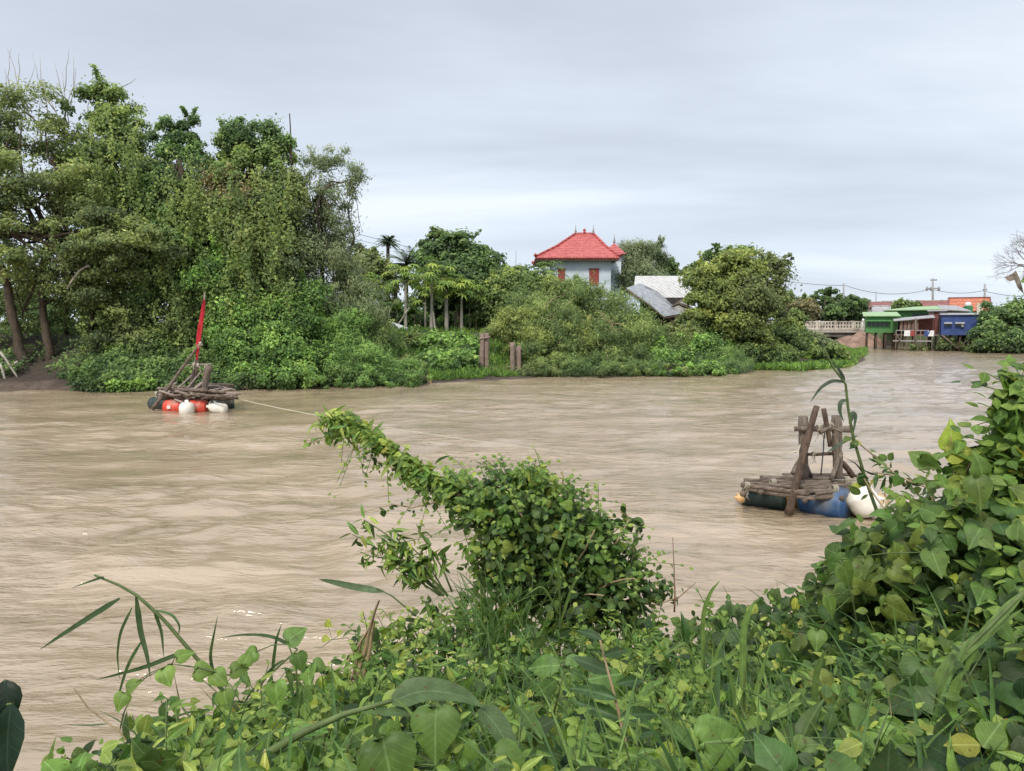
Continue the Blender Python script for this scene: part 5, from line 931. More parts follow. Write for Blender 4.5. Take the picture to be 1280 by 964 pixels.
# ================================================================ near bank vegetation
# outline of the growth on the near bank: photo column -> (distance of its far edge, row of its top)
OX = [60,110,160,200,240,300,370,430,480,540,620,700,780,840,900,960,1020,1060,1110,1160,1210,1260,1300,1400]
OT = [985,970,940,912,897,874,857,812,764,750,747,757,765,768,762,758,735,715,700,685,670,660,650,640]
OD = [1.8,2.0,2.2,2.4,2.6,2.9,3.3,3.8,4.3,4.6,4.6,4.6,4.5,4.4,4.2,4.0,3.8,3.6,3.5,3.3,3.1,3.0,2.9,2.8]
def surf(px, s):
    """s 0 (near, under the frame) .. 1 (outline)"""
    top = np.interp(px, OX, OT); dm = np.interp(px, OX, OD); d = 1.25 + (dm - 1.25) * s; row = 1010 + (top - 1010) * s ** .8
    return row, d
def near_leaves(n, T, size, pal, seed, pxr=(60, 1340), sr=(0, 1), depth=.28, up=.75, face=.55, tone=.45, tvar=.2, droop=.35, clumpf=2.2, sbias=.8, gate=None, tvarc=.5):
    rs = np.random.RandomState(seed); px = rs.uniform(*pxr, n); s = rs.uniform(*sr, n) ** sbias
    row, d = surf(px, s); d = d + rs.normal(0, .05, n)
    keep = fbm(px * .013 + seed, s * 5 + seed, 2) > (gate if gate is not None else -9); px, s, row, d = px[keep], s[keep], row[keep], d[keep]; n = len(px)
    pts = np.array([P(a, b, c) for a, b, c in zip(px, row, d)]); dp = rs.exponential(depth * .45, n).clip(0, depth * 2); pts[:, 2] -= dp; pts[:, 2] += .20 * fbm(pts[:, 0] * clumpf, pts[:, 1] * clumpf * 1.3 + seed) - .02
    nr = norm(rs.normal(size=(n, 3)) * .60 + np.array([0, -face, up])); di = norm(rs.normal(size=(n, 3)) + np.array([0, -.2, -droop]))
    t = tone + tvarc * fbm(pts[:, 0] * 1.6, pts[:, 1] * 1.6 + seed, 2) + rs.normal(0, tvar, n) - dp * 2.2  # leaves deeper in the mass coloured darker: shade painted into the tone
    col = palette(t, PAL[pal]); yl = rs.rand(n) < .03; col[yl] = np.array((.17, .21, .04)) * rs.uniform(.6, 1.1, (yl.sum(), 1))
    col = col * (1 + np.array([.18, .08, .12]) * rs.uniform(-1, 1, (n, 3))) * FBN
    sz = size * rs.uniform(.55, 1.35, n)
    return place(T, pts, nr, di, sz, col, rs, .15), pts
def sprigs(bases, dirs, lens, T, size, pal, seed, tone=.42, per=7, nod=.4):
    rs = np.random.RandomState(seed); pos, nr, di, tt, sz = [], [], [], [], []; mb = MB()
    for b, d, l in zip(bases, dirs, lens):
        d = norm(d); p = [b + d * l * t + np.array([d[0], d[1], -1.]) * nod * l * t * t * .5 for t in np.linspace(0, 1, per + 1)]; mb.tube(p[::2] if per > 3 else p, [.0022] * len(p[::2] if per > 3 else p), 3, cap=False); tn = rs.normal(tone, .15)
        for k in range(1, per + 1):
            s = 1 if k % 2 else -1; a = rs.normal() * .5; sd = norm(np.cross(d, [0, 0, 1.]) * s + np.array([rs.normal() * .4, rs.normal() * .4, rs.normal() * .3]) + d * .5); pos.append(p[k]); di.append(sd + np.array([0, 0, -.35])); nr.append(norm(np.array([rs.normal() * .3, -.45 + rs.normal() * .3, .75]))); tt.append(tn + .15 * k / per + rs.normal() * .07); sz.append(size * rs.uniform(.7, 1.2) * (1.1 - .45 * k / per))
    tt = np.array(tt); col = palette(tt, PAL[pal]) * FBN; return place(T, np.array(pos), np.array(nr), np.array(di), np.array(sz), col, rs, .15), mb
def ground_sprigs(n, T, size, pal, seed, pxr=(180, 1330), sr=(.05, .99), ln=(.12, .3), **k):
    rs = np.random.RandomState(seed); B, D_, Ls = [], [], []
    for i in range(n):
        px = rs.uniform(*pxr); s = rs.uniform(*sr); row, d = surf(px, s); b = P(px, row, d); b[2] -= .12; B.append(b); D_.append(np.array([rs.normal() * .45, rs.normal() * .4 - .1, 1.])); Ls.append(rs.uniform(*ln))
    return sprigs(B, D_, Ls, T, size, pal, seed, **k)
FBN = np.array([2.2, 1.78, 1.35])
PAL['vine'] = [(.012,.030,.010),(.030,.068,.018),(.060,.125,.026),(.105,.175,.04),(.17,.235,.055)]
PAL['vinedark'] = [(.008,.020,.008),(.018,.042,.014),(.034,.072,.022),(.06,.11,.03)]
ELL = T_shape([(0,.02),(.12,.09),(.35,.17),(.6,.16),(.82,.08),(1,.005)], .4, .35, 0)
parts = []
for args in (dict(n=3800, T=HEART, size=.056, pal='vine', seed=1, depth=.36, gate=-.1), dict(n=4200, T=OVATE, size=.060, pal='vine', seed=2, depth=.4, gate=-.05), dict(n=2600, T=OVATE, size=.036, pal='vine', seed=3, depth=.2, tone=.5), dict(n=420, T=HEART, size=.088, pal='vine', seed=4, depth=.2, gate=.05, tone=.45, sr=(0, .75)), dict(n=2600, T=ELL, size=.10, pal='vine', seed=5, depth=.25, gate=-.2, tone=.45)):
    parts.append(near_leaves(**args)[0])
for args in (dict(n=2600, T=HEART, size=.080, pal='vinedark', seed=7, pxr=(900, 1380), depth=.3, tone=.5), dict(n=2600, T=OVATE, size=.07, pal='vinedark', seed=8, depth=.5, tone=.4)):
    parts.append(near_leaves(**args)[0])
ELL = T_shape([(0,.02),(.12,.09),(.35,.17),(.6,.16),(.82,.08),(1,.005)], .4, .35, 0)
gs = MB()
for a in (dict(n=260, T=OVATE, size=.05, pal='vine', seed=61), dict(n=170, T=ELL, size=.075, pal='vine', seed=62, per=8, ln=(.16, .34)), dict(n=150, T=HEART, size=.05, pal='vine', seed=63, tone=.5), dict(n=120, T=LANCE, size=.07, pal='vine', seed=64, per=12, tone=.5), dict(n=150, T=OVATE, size=.055, pal='vinedark', seed=65, tone=.55, pxr=(900, 1340))):
    q, m_ = ground_sprigs(**a); parts.append(q); gs.v += m_.v; gs.c += m_.c; gs.f += [tuple(i + gs.n for i in f) for f in m_.f]; gs.sm += m_.sm; gs.n += m_.n
v, t, c, u = merge(parts); o = fast_mesh('vine_ground_cover', v, t, c, M['leafnear'], uv=u, smooth=True); tag(o, 'dense heart-leaved creepers and weeds covering the near bank', 'ground cover', kind='stuff')
# ribbon blades -------------------------------------------------------------
def ribbon(base, dirv, ln, wid, bend, seg=10, roll=0., col=(.08,.14,.03), rs=None, fold=.35, tipdroop=None):
    """arching grass blade: v, tri, col, uv"""
    p = np.array(base, float); d = norm(np.array(dirv, float)); h = np.array([d[0], d[1], 0]); h = norm(h) if np.linalg.norm(h) > .05 else np.array([1., 0, 0]); V = []; U = []
    for i in range(seg + 1):
        t = i / seg; a = bend * (t ** 1.3); dd = norm(d + np.array([0, 0, -1]) * a + h * a * .35); p = p + dd * ln / seg if i else p
        sd = norm(np.cross(dd, [0, 0, 1.]) + 1e-6); un = np.cross(sd, dd); s2 = sd * cos(roll + t * .5) + un * sin(roll + t * .5)
        wv = wid * min(1, .35 + t * 4) * (1 - t ** 2.2) + .0004
        V += [p - s2 * wv + un * wv * fold, p, p + s2 * wv + un * wv * fold]; U += [(-.5, t * 2), (0, t * 2), (.5, t * 2)]
    T = []
    for i in range(seg):
        a = 3 * i
        for j in (0, 1): T += [(a + j, a + j + 1, a + j + 4), (a + j, a + j + 4, a + j + 3)]
    return np.array(V), np.array(T), np.tile(np.array(col), (len(V), 1)), np.array(U)
rs = np.random.RandomState(31); bl = []
def gblade(px, s, ln, wid, lean=.5, col=None, dz=-.28):
    row, d = surf(px, s); b = P(px, row, d); b[2] += dz; a = rs.uniform(0, 2 * pi)
    col = palette(np.array([rs.normal(.62, .16)]), PAL['vine'])[0] if col is None else col
    bl.append(ribbon(b, (cos(a) * lean * rs.uniform(.3, 1), sin(a) * lean * rs.uniform(.3, 1), 1), ln, wid, rs.uniform(.3, 1.5), 9, rs.uniform(-.8, .8), col * rs.uniform(.75, 1.25), rs))
for i in range(2400):
    px = rs.choice([rs.uniform(560, 1300), rs.uniform(640, 1000), rs.uniform(220, 1340)]); gblade(px, rs.uniform(.0, .92), rs.uniform(.28, .5), rs.uniform(.003, .007))
for i in range(240): gblade(rs.choice([rs.uniform(700, 1250), rs.uniform(230, 1300)]), rs.uniform(0, .7), rs.uniform(.3, .55), rs.uniform(.008, .014), .45)
for i in range(70): gblade(rs.uniform(430, 1250), rs.uniform(.1, .9), rs.uniform(.25, .42), rs.uniform(.0015, .003), 1.1, np.array((.36, .27, .14)))
for i in range(150): gblade(rs.normal(625, 28), rs.uniform(.72, .98), rs.uniform(.35, .62), rs.uniform(.003, .006), .5, dz=-.15)
v, t, c, u = merge(bl); o = fast_mesh('tall_grass', v, t, c, M['leafnear'], uv=u, smooth=True); tag(o, 'long arching grass blades growing through the near creepers', 'grass', kind='stuff')
# tangled thin stems under the leaves
mb = MB(); rs = np.random.RandomState(77)
for i in range(120):
    px = rs.uniform(190, 1320); s = rs.uniform(.1, .98); row, d = surf(px, s); a = P(px, row, d); a[2] -= rs.uniform(.02, .2); b = a + np.array([rs.normal() * .25, rs.normal() * .2, rs.uniform(-.25, .1)]); mb.tube(wiggle(a, b, 6, .3, i, .05), np.linspace(.0025, .0015, 6), 4, cap=False)
mb.build; mb.v += gs.v; mb.c += gs.c; mb.f += [tuple(i + mb.n for i in f) for f in gs.f]; mb.sm += gs.sm; mb.n += gs.n
tag(mb.build('tangled_stems', M['stem']), 'thin dry stems tangled among the near creepers', 'stems', kind='stuff')
# ================================================================ vine-smothered snag reaching over the river
def leafy(name, root, pts, rad, n, T, size, pal, seed, tone=.5, droop=.4, up=.5, face=.45, tvar=.17, out=.5, yl=.02, mat='leafnear'):
    """leaves in a sleeve around a line of points (world) with radii"""
    rs = np.random.RandomState(seed); pts = np.array(pts, float); rad = np.array(rad, float); k = len(pts)
    t = rs.uniform(0, k - 1, n); wts = np.interp(t, range(k), rad) / rad.max(); keep = rs.rand(n) < wts ** 1.2 + .05; t = t[keep]; n = len(t)
    c = np.array([np.interp(t, range(k), pts[:, j]) for j in range(3)]).T; r = np.interp(t, range(k), rad); dv = norm(rs.normal(size=(n, 3))); q = rs.uniform(.25, 1.08, n) + .8 * fbm(t * 3 + dv[:, 0] * 2, dv[:, 2] * 2 + t); q = np.clip(q, .05, 1.22)
    pos = c + dv * (r * q)[:, None]
    nr = norm(dv * out + np.array([0, -face, up]) + rs.normal(size=(n, 3)) * .58); di = norm(rs.normal(size=(n, 3)) * .8 + dv * .4 + np.array([0, 0, -droop]))
    tn = tone + rs.normal(0, tvar, n) + .16 * dv[:, 2] + .35 * (q - .8); col = palette(tn, PAL[pal]); y_ = rs.rand(n) < yl; col[y_] = (.15, .19, .035); col = col * (1 + np.array([.18, .08, .12]) * rs.uniform(-1, 1, (n, 3))) * FBN  # light painted in: upper and outer leaves paler, inner ones darker
    v, tr, cc, u = place(T, pos, nr, di, size * rs.uniform(.6, 1.35, n), col, rs, .15); return v, tr, cc, u
sn = empty('vine_covered_shrub', P(700, 760, 4.6), 'dark vine-smothered shrub at the centre with a long leafy arm reaching left over the river', 'shrub')
core = [P(598,632,4.75),P(634,636,4.7),P(670,648,4.6),(P(706,664,4.6)),P(740,690,4.6),P(770,722,4.55)]
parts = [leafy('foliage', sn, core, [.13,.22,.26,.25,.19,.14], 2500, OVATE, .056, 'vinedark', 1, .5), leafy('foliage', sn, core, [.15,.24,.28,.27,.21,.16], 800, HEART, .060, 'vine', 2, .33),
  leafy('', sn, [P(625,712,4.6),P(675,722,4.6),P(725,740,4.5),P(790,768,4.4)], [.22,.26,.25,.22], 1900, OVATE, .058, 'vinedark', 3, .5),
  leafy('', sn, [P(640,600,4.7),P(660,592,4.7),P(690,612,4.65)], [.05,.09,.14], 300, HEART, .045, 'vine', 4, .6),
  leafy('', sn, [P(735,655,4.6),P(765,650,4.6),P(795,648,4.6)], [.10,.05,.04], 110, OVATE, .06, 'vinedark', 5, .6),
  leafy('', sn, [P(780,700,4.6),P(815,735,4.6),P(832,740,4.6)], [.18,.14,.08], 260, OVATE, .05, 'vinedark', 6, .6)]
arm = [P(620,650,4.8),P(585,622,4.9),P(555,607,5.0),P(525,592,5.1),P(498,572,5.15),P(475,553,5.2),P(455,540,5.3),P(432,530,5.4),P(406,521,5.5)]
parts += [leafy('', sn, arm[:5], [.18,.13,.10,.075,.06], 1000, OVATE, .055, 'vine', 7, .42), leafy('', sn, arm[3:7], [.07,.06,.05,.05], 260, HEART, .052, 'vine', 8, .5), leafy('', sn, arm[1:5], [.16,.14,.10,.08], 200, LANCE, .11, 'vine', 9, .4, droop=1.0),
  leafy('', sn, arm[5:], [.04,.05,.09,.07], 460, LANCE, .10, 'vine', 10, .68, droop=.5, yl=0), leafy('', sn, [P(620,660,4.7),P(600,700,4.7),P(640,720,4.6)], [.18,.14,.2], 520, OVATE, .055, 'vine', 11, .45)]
rs = np.random.RandomState(91); B, D_, Ls = [], [], []
for i in range(190):
    j = rs.randint(6); dv = norm(rs.normal(size=3) + np.array([0, -.3, .5])); B.append(core[j] + dv * [.13,.22,.26,.25,.19,.14][j] * .9 + rs.normal(size=3) * .04); D_.append(dv * np.array([1, .6, 1]) + np.array([0, 0, .3])); Ls.append(rs.uniform(.1, .30))
for i in range(60):
    j = rs.randint(8); B.append(arm[j] + rs.normal(size=3) * .03); D_.append(np.array([rs.normal() * .6 - .4, rs.normal() * .5, rs.uniform(-1, .8)])); Ls.append(rs.uniform(.08, .18))
for i in range(34):
    j = rs.randint(8); B.append((arm[j] if i < 18 else core[2 + j % 4] + np.array([rs.uniform(0, .3), -.1, rs.uniform(-.25, .1)])) + rs.normal(size=3) * .04); D_.append(np.array([rs.normal() * .35, -.2, -.8])); Ls.append(rs.uniform(.2, .48))
q, m2 = sprigs(B, D_, Ls, OVATE, .046, 'vine', 92, .4, 7, .6); parts.append(q)
v, t, c, u = merge(parts); fast_mesh('foliage', v, t, c, M['leafnear'], sn, u, True); m2.build('sprig_stems', M['stem'], sn)
mb = MB(); mb.tube(wiggle(P(705, 800, 4.7), P(660, 660, 4.75), 8, .06, 1), np.linspace(.05, .03, 8), 7); mb.tube([a + np.array([0, 0, -.02]) for a in [P(690, 730, 4.7)] + arm], np.linspace(.035, .006, 10), 6)
for i in range(24):
    a = core[i % 6]; b = a + np.array(norm(np.random.RandomState(i).normal(size=3))) * .4; mb.tube(wiggle(P(700, 750, 4.65), b, 6, .2, i), np.linspace(.012, .004, 6), 4)
mb.build('branches', M['drystem'], sn)
# hanging tendrils under the arm and loose sprays to the right
def spray(root, line, n, T, size, pal, seed, tone=.5, r=.006, rad=.03, droop=.7):
    pts = [P(*q) for q in line]; m = 10; tt = np.linspace(0, len(pts) - 1, m); q = np.array([[np.interp(u, range(len(pts)), [p[j] for p in pts]) for j in range(3)] for u in tt])
    mb = MB(); mb.tube(q, np.linspace(r, r * .4, m), 5); mb.build('stem', M['drystem'], root)
    v, t, c, u = leafy('', root, q, [rad] * m, n, T, size, pal, seed, tone, droop=droop); fast_mesh('leaves', v, t, c, M['leafnear'], root, u, True)
def sprig(name, label, line, n, T, size, pal, seed, cat='creeper', **k):
    r = empty(name, P(*line[0]), label, cat); spray(r, line, n, T, size, pal, seed, **k); return r
sprig('hanging_tendril', 'thin leafy tendril dangling left of the tip of the shrub arm', [(440,535,5.35),(405,550,5.4),(372,556,5.45)], 26, OVATE, .05, 'vine', 41)
sprig('hanging_tendril', 'second thin tendril hanging lower under the shrub arm, above the water', [(520,600,5.1),(480,580,5.15),(462,572,5.2)], 14, OVATE, .045, 'vinedark', 42)
sprig('hanging_tendril', 'long bare tendril with a few leaves halfway down under the arm', [(560,625,5.),(515,635,5.),(490,630,5.),(455,640,5.05)], 12, OVATE, .045, 'vinedark', 43)
sprig('curling_tendril', 'curled brown-leaved tendril hanging at the right side of the central shrub', [(776,640,4.6),(800,655,4.6),(792,690,4.55),(787,712,4.5)], 26, OVATE, .05, 'vinedark', 44)
# pinnate weed below the arm
r = empty('feathery_weed', P(560, 740, 4.5), 'feathery weed with narrow leaflets leaning out over the water below the shrub arm', 'weed'); parts = []; mb = MB(); rs = np.random.RandomState(6)
for a, b in (((560,745),(455,650)), ((560,745),(490,660)), ((565,740),(520,655)), ((560,745),(450,690)), ((550,745),(478,706)), ((555,745),(470,668)), ((558,742),(505,700)), ((552,745),(440,668))):
    q = wiggle(P(a[0], a[1], 4.5), P(b[0], b[1], 4.5), 10, .08, a[1] + b[0], .05); mb.tube(q, np.linspace(.007, .003, 10), 5)
    parts.append(leafy('', r, q[3:], [.035] * 7, 34, LANCE, .085, 'vine', b[0], .5, droop=.3))
mb.build('stems', M['stem'], r); v, t, c, u = merge(parts); fast_mesh('leaves', v, t, c, M['leafnear'], r, u, True)
# ================================================================ right-hand big-leaved bush
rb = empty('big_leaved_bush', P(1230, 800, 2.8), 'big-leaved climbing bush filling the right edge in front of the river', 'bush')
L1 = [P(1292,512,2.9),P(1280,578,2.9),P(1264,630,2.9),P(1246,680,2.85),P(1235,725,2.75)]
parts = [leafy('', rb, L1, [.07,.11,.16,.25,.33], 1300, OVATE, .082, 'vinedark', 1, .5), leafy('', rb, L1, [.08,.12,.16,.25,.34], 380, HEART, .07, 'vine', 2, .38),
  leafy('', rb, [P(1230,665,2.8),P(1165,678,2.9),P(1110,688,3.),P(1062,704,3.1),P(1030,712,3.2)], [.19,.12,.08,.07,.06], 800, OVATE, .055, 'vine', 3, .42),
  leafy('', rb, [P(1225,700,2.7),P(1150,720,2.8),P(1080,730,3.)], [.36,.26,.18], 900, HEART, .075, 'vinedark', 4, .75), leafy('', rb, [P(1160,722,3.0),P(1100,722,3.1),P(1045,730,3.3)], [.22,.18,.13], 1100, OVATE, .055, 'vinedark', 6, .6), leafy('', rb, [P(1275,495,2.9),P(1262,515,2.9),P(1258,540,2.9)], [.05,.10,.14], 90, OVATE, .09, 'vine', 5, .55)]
rs = np.random.RandomState(95); B, D_, Ls = [], [], []
for i in range(130):
    j = rs.randint(5); dv = norm(rs.normal(size=3) + np.array([-.4, -.3, .5])); B.append(L1[j] + dv * [.07,.11,.16,.25,.33][j] * .85); D_.append(dv * np.array([1, .6, 1]) + np.array([0, 0, .25])); Ls.append(rs.uniform(.1, .24))
q, m2 = sprigs(B, D_, Ls, OVATE, .07, 'vine', 96, .42, 5, .6); parts.append(q)
v, t, c, u = merge(parts); fast_mesh('foliage', v, t, c, M['leafnear'], rb, u, True); m2.build('sprig_stems', M['stem'], rb)
mb = MB()
for i in range(16): mb.tube(wiggle(P(1235 + i * 3, 830, 2.7), np.array(L1[i % 5]) + np.random.RandomState(i).normal(size=3) * .15, 7, .12, i), np.linspace(.014, .004, 7), 5)
mb.build('branches', M['drystem'], rb)
sprig('leafy_shoot', 'upright leafy shoot standing clear against the water left of the big-leaved bush', [(1195,620,2.9),(1192,580,2.9),(1188,545,2.9)], 16, HEART, .085, 'vine', 51, cat='shoot', tone=.6, rad=.05)
sprig('leafy_shoot', 'arching dark-leaved shoot linking the upright shoot to the bush at right', [(1195,610,2.9),(1215,575,2.9),(1245,565,2.9),(1275,570,2.9)], 22, OVATE, .08, 'vinedark', 52, cat='shoot', tone=.6, rad=.05)
sprig('trailing_vine', 'straggling vine with small leaves stretching left in front of the nearer raft', [(1190,660,3.1),(1150,620,3.3),(1110,585,3.4),(1075,555,3.4),(1058,545,3.4)], 30, OVATE, .05, 'vinedark', 53, tone=.7, rad=.04)
sprig('trailing_vine', 'lower straggling vine crossing in front of the white jug of the nearer raft', [(1140,690,3.1),(1112,645,3.2),(1090,615,3.3),(1075,590,3.35)], 24, OVATE, .055, 'vinedark', 54, tone=.7, rad=.05)
sprig('trailing_vine', 'horizontal vine twig with a fern-like leaf right of the nearer raft', [(1175,650,3.1),(1160,610,3.2),(1120,595,3.25),(1090,590,3.3)], 40, LANCE, .06, 'vinedark', 55, tone=.7, rad=.035)
# reeds ----------------------------------------------------------------
def reed(label, line, leaves, r=.008, name='reed_stalk', stemmat='stem', colb=(.07,.12,.04)):
    root = empty(name, P(*line[0]), label, 'reed'); pts = [P(*q) for q in line]; m = 4 * len(pts); tt = np.linspace(0, len(pts) - 1, m); q = np.array([[np.interp(u, range(len(pts)), [p[j] for p in pts]) for j in range(3)] for u in tt])
    mb = MB(); mb.tube(q, np.linspace(r, r * .45, m), 7); mb.build('stem', M[stemmat], root)
    for i, (f, kn) in enumerate([(q_[0] * (.75 if q_[0] < .02 else 1), q_[1]) for q_ in leaves]):     # leaf: spine of photo points, half width in m
        sp = [P(*k[:3]) for k in kn]; wv = f; n = 14; tt = np.linspace(0, len(sp) - 1, n); s = np.array([[np.interp(u, range(len(sp)), [p[j] for p in sp]) for j in range(3)] for u in tt])
        for _ in range(2): s[1:-1] = (s[:-2] + 2 * s[1:-1] + s[2:]) / 4
        V = []; U = []; tg = norm(np.gradient(s, axis=0)); rr = np.random.RandomState(i + int(kn[0][0]))
        tw = rr.uniform(-.4, .4)
        for j in range(n):
            t = j / (n - 1); view = norm(CAM - s[j]); sd = norm(np.cross(tg[j], norm(view * .7 + np.array([.2, .1, .5])))); w_ = wv * min(1, .3 + 5 * t) * (1 - t ** 2.5) + .0005; up_ = np.cross(sd, tg[j])
            sd = norm(sd * cos(tw * 2 * t) + up_ * sin(tw * 2 * t)); V += [s[j] - sd * w_ + up_ * w_ * .3, s[j], s[j] + sd * w_ + up_ * w_ * .3]; U += [(-.5, 2 * t), (0, 2 * t), (.5, 2 * t)]
        T = []
        for j in range(n - 1):
            a = 3 * j
            for k in (0, 1): T += [(a + k, a + k + 1, a + k + 4), (a + k, a + k + 4, a + k + 3)]
        c = np.tile(np.array(colb) * rr.uniform(.75, 1.3), (len(V), 1)); fast_mesh('leaf', np.array(V), np.array(T), c, M['leafnear'], root, np.array(U), True)
    return root
d = 2.5
reed('arching reed with long drooping leaves standing over the water at lower left', [(345,960,d),(300,890,d),(250,828,d),(205,775,d),(172,745,d),(150,732,d),(118,719,d)],
     [(.012,[(170,745,d),(175,790,d-.02),(184,820,d-.05),(188,848,d-.06)]),(.012,[(150,748,d),(115,770,d-.1),(80,792,d-.2),(50,812,d-.25)]),(.009,[(192,762,d),(202,790,d),(205,825,d-.04)]),(.007,[(195,763,d),(215,768,d),(225,782,d),(223,795,d)]),
      (.006,[(165,760,d),(150,790,d),(146,820,d),(150,850,d)]),(.007,[(178,800,d),(160,830,d),(150,862,d),(144,890,d)]),(.006,[(130,721,d),(110,728,d-.05),(90,735,d-.1)]),(.01,[(230,815,d),(180,835,d-.1),(120,850,d-.2)])], .0085)
d = 3.4
reed('tall thin reed rising in front of the nearer raft with curled grey-green leaves', [(1112,700,3.2),(1100,650,3.3),(1082,600,d),(1066,545,d),(1060,510,d),(1057,480,d),(1040,458,d),(1030,435,d)],
     [(.014,[(1056,478,d),(1040,476,d),(1025,485,d),(1013,503,d)]),(.014,[(1058,500,d),(1050,503,d),(1049,515,d),(1055,528,d)]),(.014,[(1062,530,d),(1066,515,d),(1070,520,d),(1066,545,d)]),(.010,[(1072,545,d),(1055,552,d),(1040,562,d),(1033,566,d)]),(.012,[(1056,476,d),(1048,462,d),(1040,452,d)]),(.010,[(1085,600,d),(1070,580,d),(1052,570,d)]),(.010,[(1088,610,d),(1075,600,d),(1068,612,d)])], .009, colb=(.06,.085,.05))
d = 1.75
reed('thick pale green reed stem with a wide bent leaf, low at centre left', [(330,945,1.7),(380,915,1.7),(430,893,1.72),(490,876,1.75)],
     [(.036,[(490,876,d),(530,862,d),(575,868,d),(605,885,d-.02)]),(.022,[(495,884,d),(530,888,d),(480,892,d-.02),(450,890,d-.03)]),(.03,[(600,885,d),(620,905,d-.03),(640,940,d-.08),(650,985,d-.1)])], .0115, colb=(.11,.17,.06))
d = 2.9
reed('bare slanting twig stalk rising from the bottom left corner', [(200,975,2.2),(150,915,2.2),(110,885,2.2),(92,860,2.2)], [(.003,[(135,905,2.2),(110,907,2.2),(85,906,2.2)]),(.003,[(150,912,2.2),(155,890,2.2),(163,875,2.2)])], .004, stemmat='drystem')
reed('short reed with upcurving dark leaves between the arching reed and the dry stalk', [(285,960,2.6),(300,900,2.6),(330,850,2.6),(372,812,2.6)],
     [(.010,[(372,812,2.6),(340,795,2.6),(305,793,2.55),(272,798,2.5)]),(.007,[(355,825,2.6),(340,835,2.6),(310,870,2.6),(300,890,2.6)]),(.008,[(340,840,2.6),(345,800,2.6),(352,780,2.6)]),(.008,[(268,850,2.6),(262,820,2.6),(272,770,2.6)])], .006)
reed('single pale grass leaf pointing left over the water beneath the feathery weed', [(520,770,4.2),(490,745,4.2),(470,735,4.2)], [(.022,[(480,740,4.2),(445,735,4.2),(415,728,4.15),(398,724,4.1)])], .006, colb=(.12,.18,.08))
for i, (x, y0, y1, dd, wv, lab) in enumerate([(880,860,770,2.9,.013,'upright grass shoot with a folded top leaf, left of the shaded hollow'),(930,930,790,2.2,.014,'tall grass shoot with a white midrib beside the hollow in the creepers'),(1190,985,880,1.7,.018,'broad upright bright blade at the bottom right'),(1020,960,850,2.0,.012,'thin upright blade near the yellow heart leaf'),(700,760,700,4.2,.012,'fine upright shoot in front of the central shrub')]):
    reed(lab, [(x, y0 + 60, dd), (x, (y0 + y1) / 2, dd), (x + 4, y1 + 20, dd)], [(wv, [(x, y0, dd), (x - 3, y1, dd), (x + 8, y1 - 30, dd - .02), (x + 20, y1 - 44, dd - .05)]), (wv * .9, [(x, y0 + 20, dd), (x + 16, (y0 + y1) / 2, dd), (x + 34, y1 + 10, dd)]), (wv * .8, [(x, y0 + 10, dd), (x - 22, y1 + 30, dd), (x - 50, y1 + 50, dd - .04)])], .005, colb=(.13,.20,.05))
for i, (kn, lab) in enumerate([([(1280,740),(1230,790),(1190,830),(1150,900)], 'long stalk slanting down from the right edge'), ([(1290,930),(1240,900),(1200,930),(1170,985)], 'broad arched blade curving down in the bottom right corner')]):
    dd = 1.9; reed(lab, [(k[0], k[1], dd) for k in kn], [(.016, [(kn[0][0], kn[0][1], dd), (kn[1][0] - 10, kn[1][1] + 12, dd), (kn[2][0] + 10, kn[2][1] + 30, dd)]), (.02, [(kn[3][0], kn[3][1], dd), (kn[2][0], kn[2][1] - 5, dd), (kn[1][0], kn[1][1] + 5, dd), (kn[0][0], kn[0][1] + 20, dd)])], .006, colb=(.13,.2,.05))
# dry broken stalk
r = empty('broken_stalk', P(448, 835, 3.4), 'split straw-coloured dry stalk leaning at the left edge of the creepers', 'dry stalk'); 
for a, b, w_ in (((444,850),(474,750),.009), ((454,848),(468,778),.007), ((436,826),(464,780),.006), ((440,850),(452,800),.006)):
    mb = MB(); q = wiggle(P(a[0], a[1], 3.4), P(b[0], b[1], 3.4), 8, .05, a[0]); V = [];
    for j, p in enumerate(q): w2 = w_ * (1 - (j / 8) ** 2) + .003; V += [p + np.array([-w2, 0, 0]), p + np.array([0, -.012, 0]), p + np.array([w2, .004, 0])]
    mb.add(V, [(3 * j + k, 3 * j + k + 1, 3 * j + k + 4, 3 * j + k + 3) for j in range(7) for k in (0, 1)], True); mb.build('dry_sheath', M['drystem'], r)
# red twig
r = empty('bare_twig', P(842, 760, 4.4), 'thin bare reddish twig standing up from the edge of the creepers', 'twig'); mb = MB(); mb.tube(wiggle(P(843, 765, 4.4), P(841, 672, 4.4), 8, .04, 2), np.linspace(.006, .002, 8), 5); mb.tube(wiggle(P(843, 752, 4.4), P(870, 728, 4.4), 5, .05, 3), np.linspace(.004, .002, 5), 4); mb.build('stem', M['rust'], r)
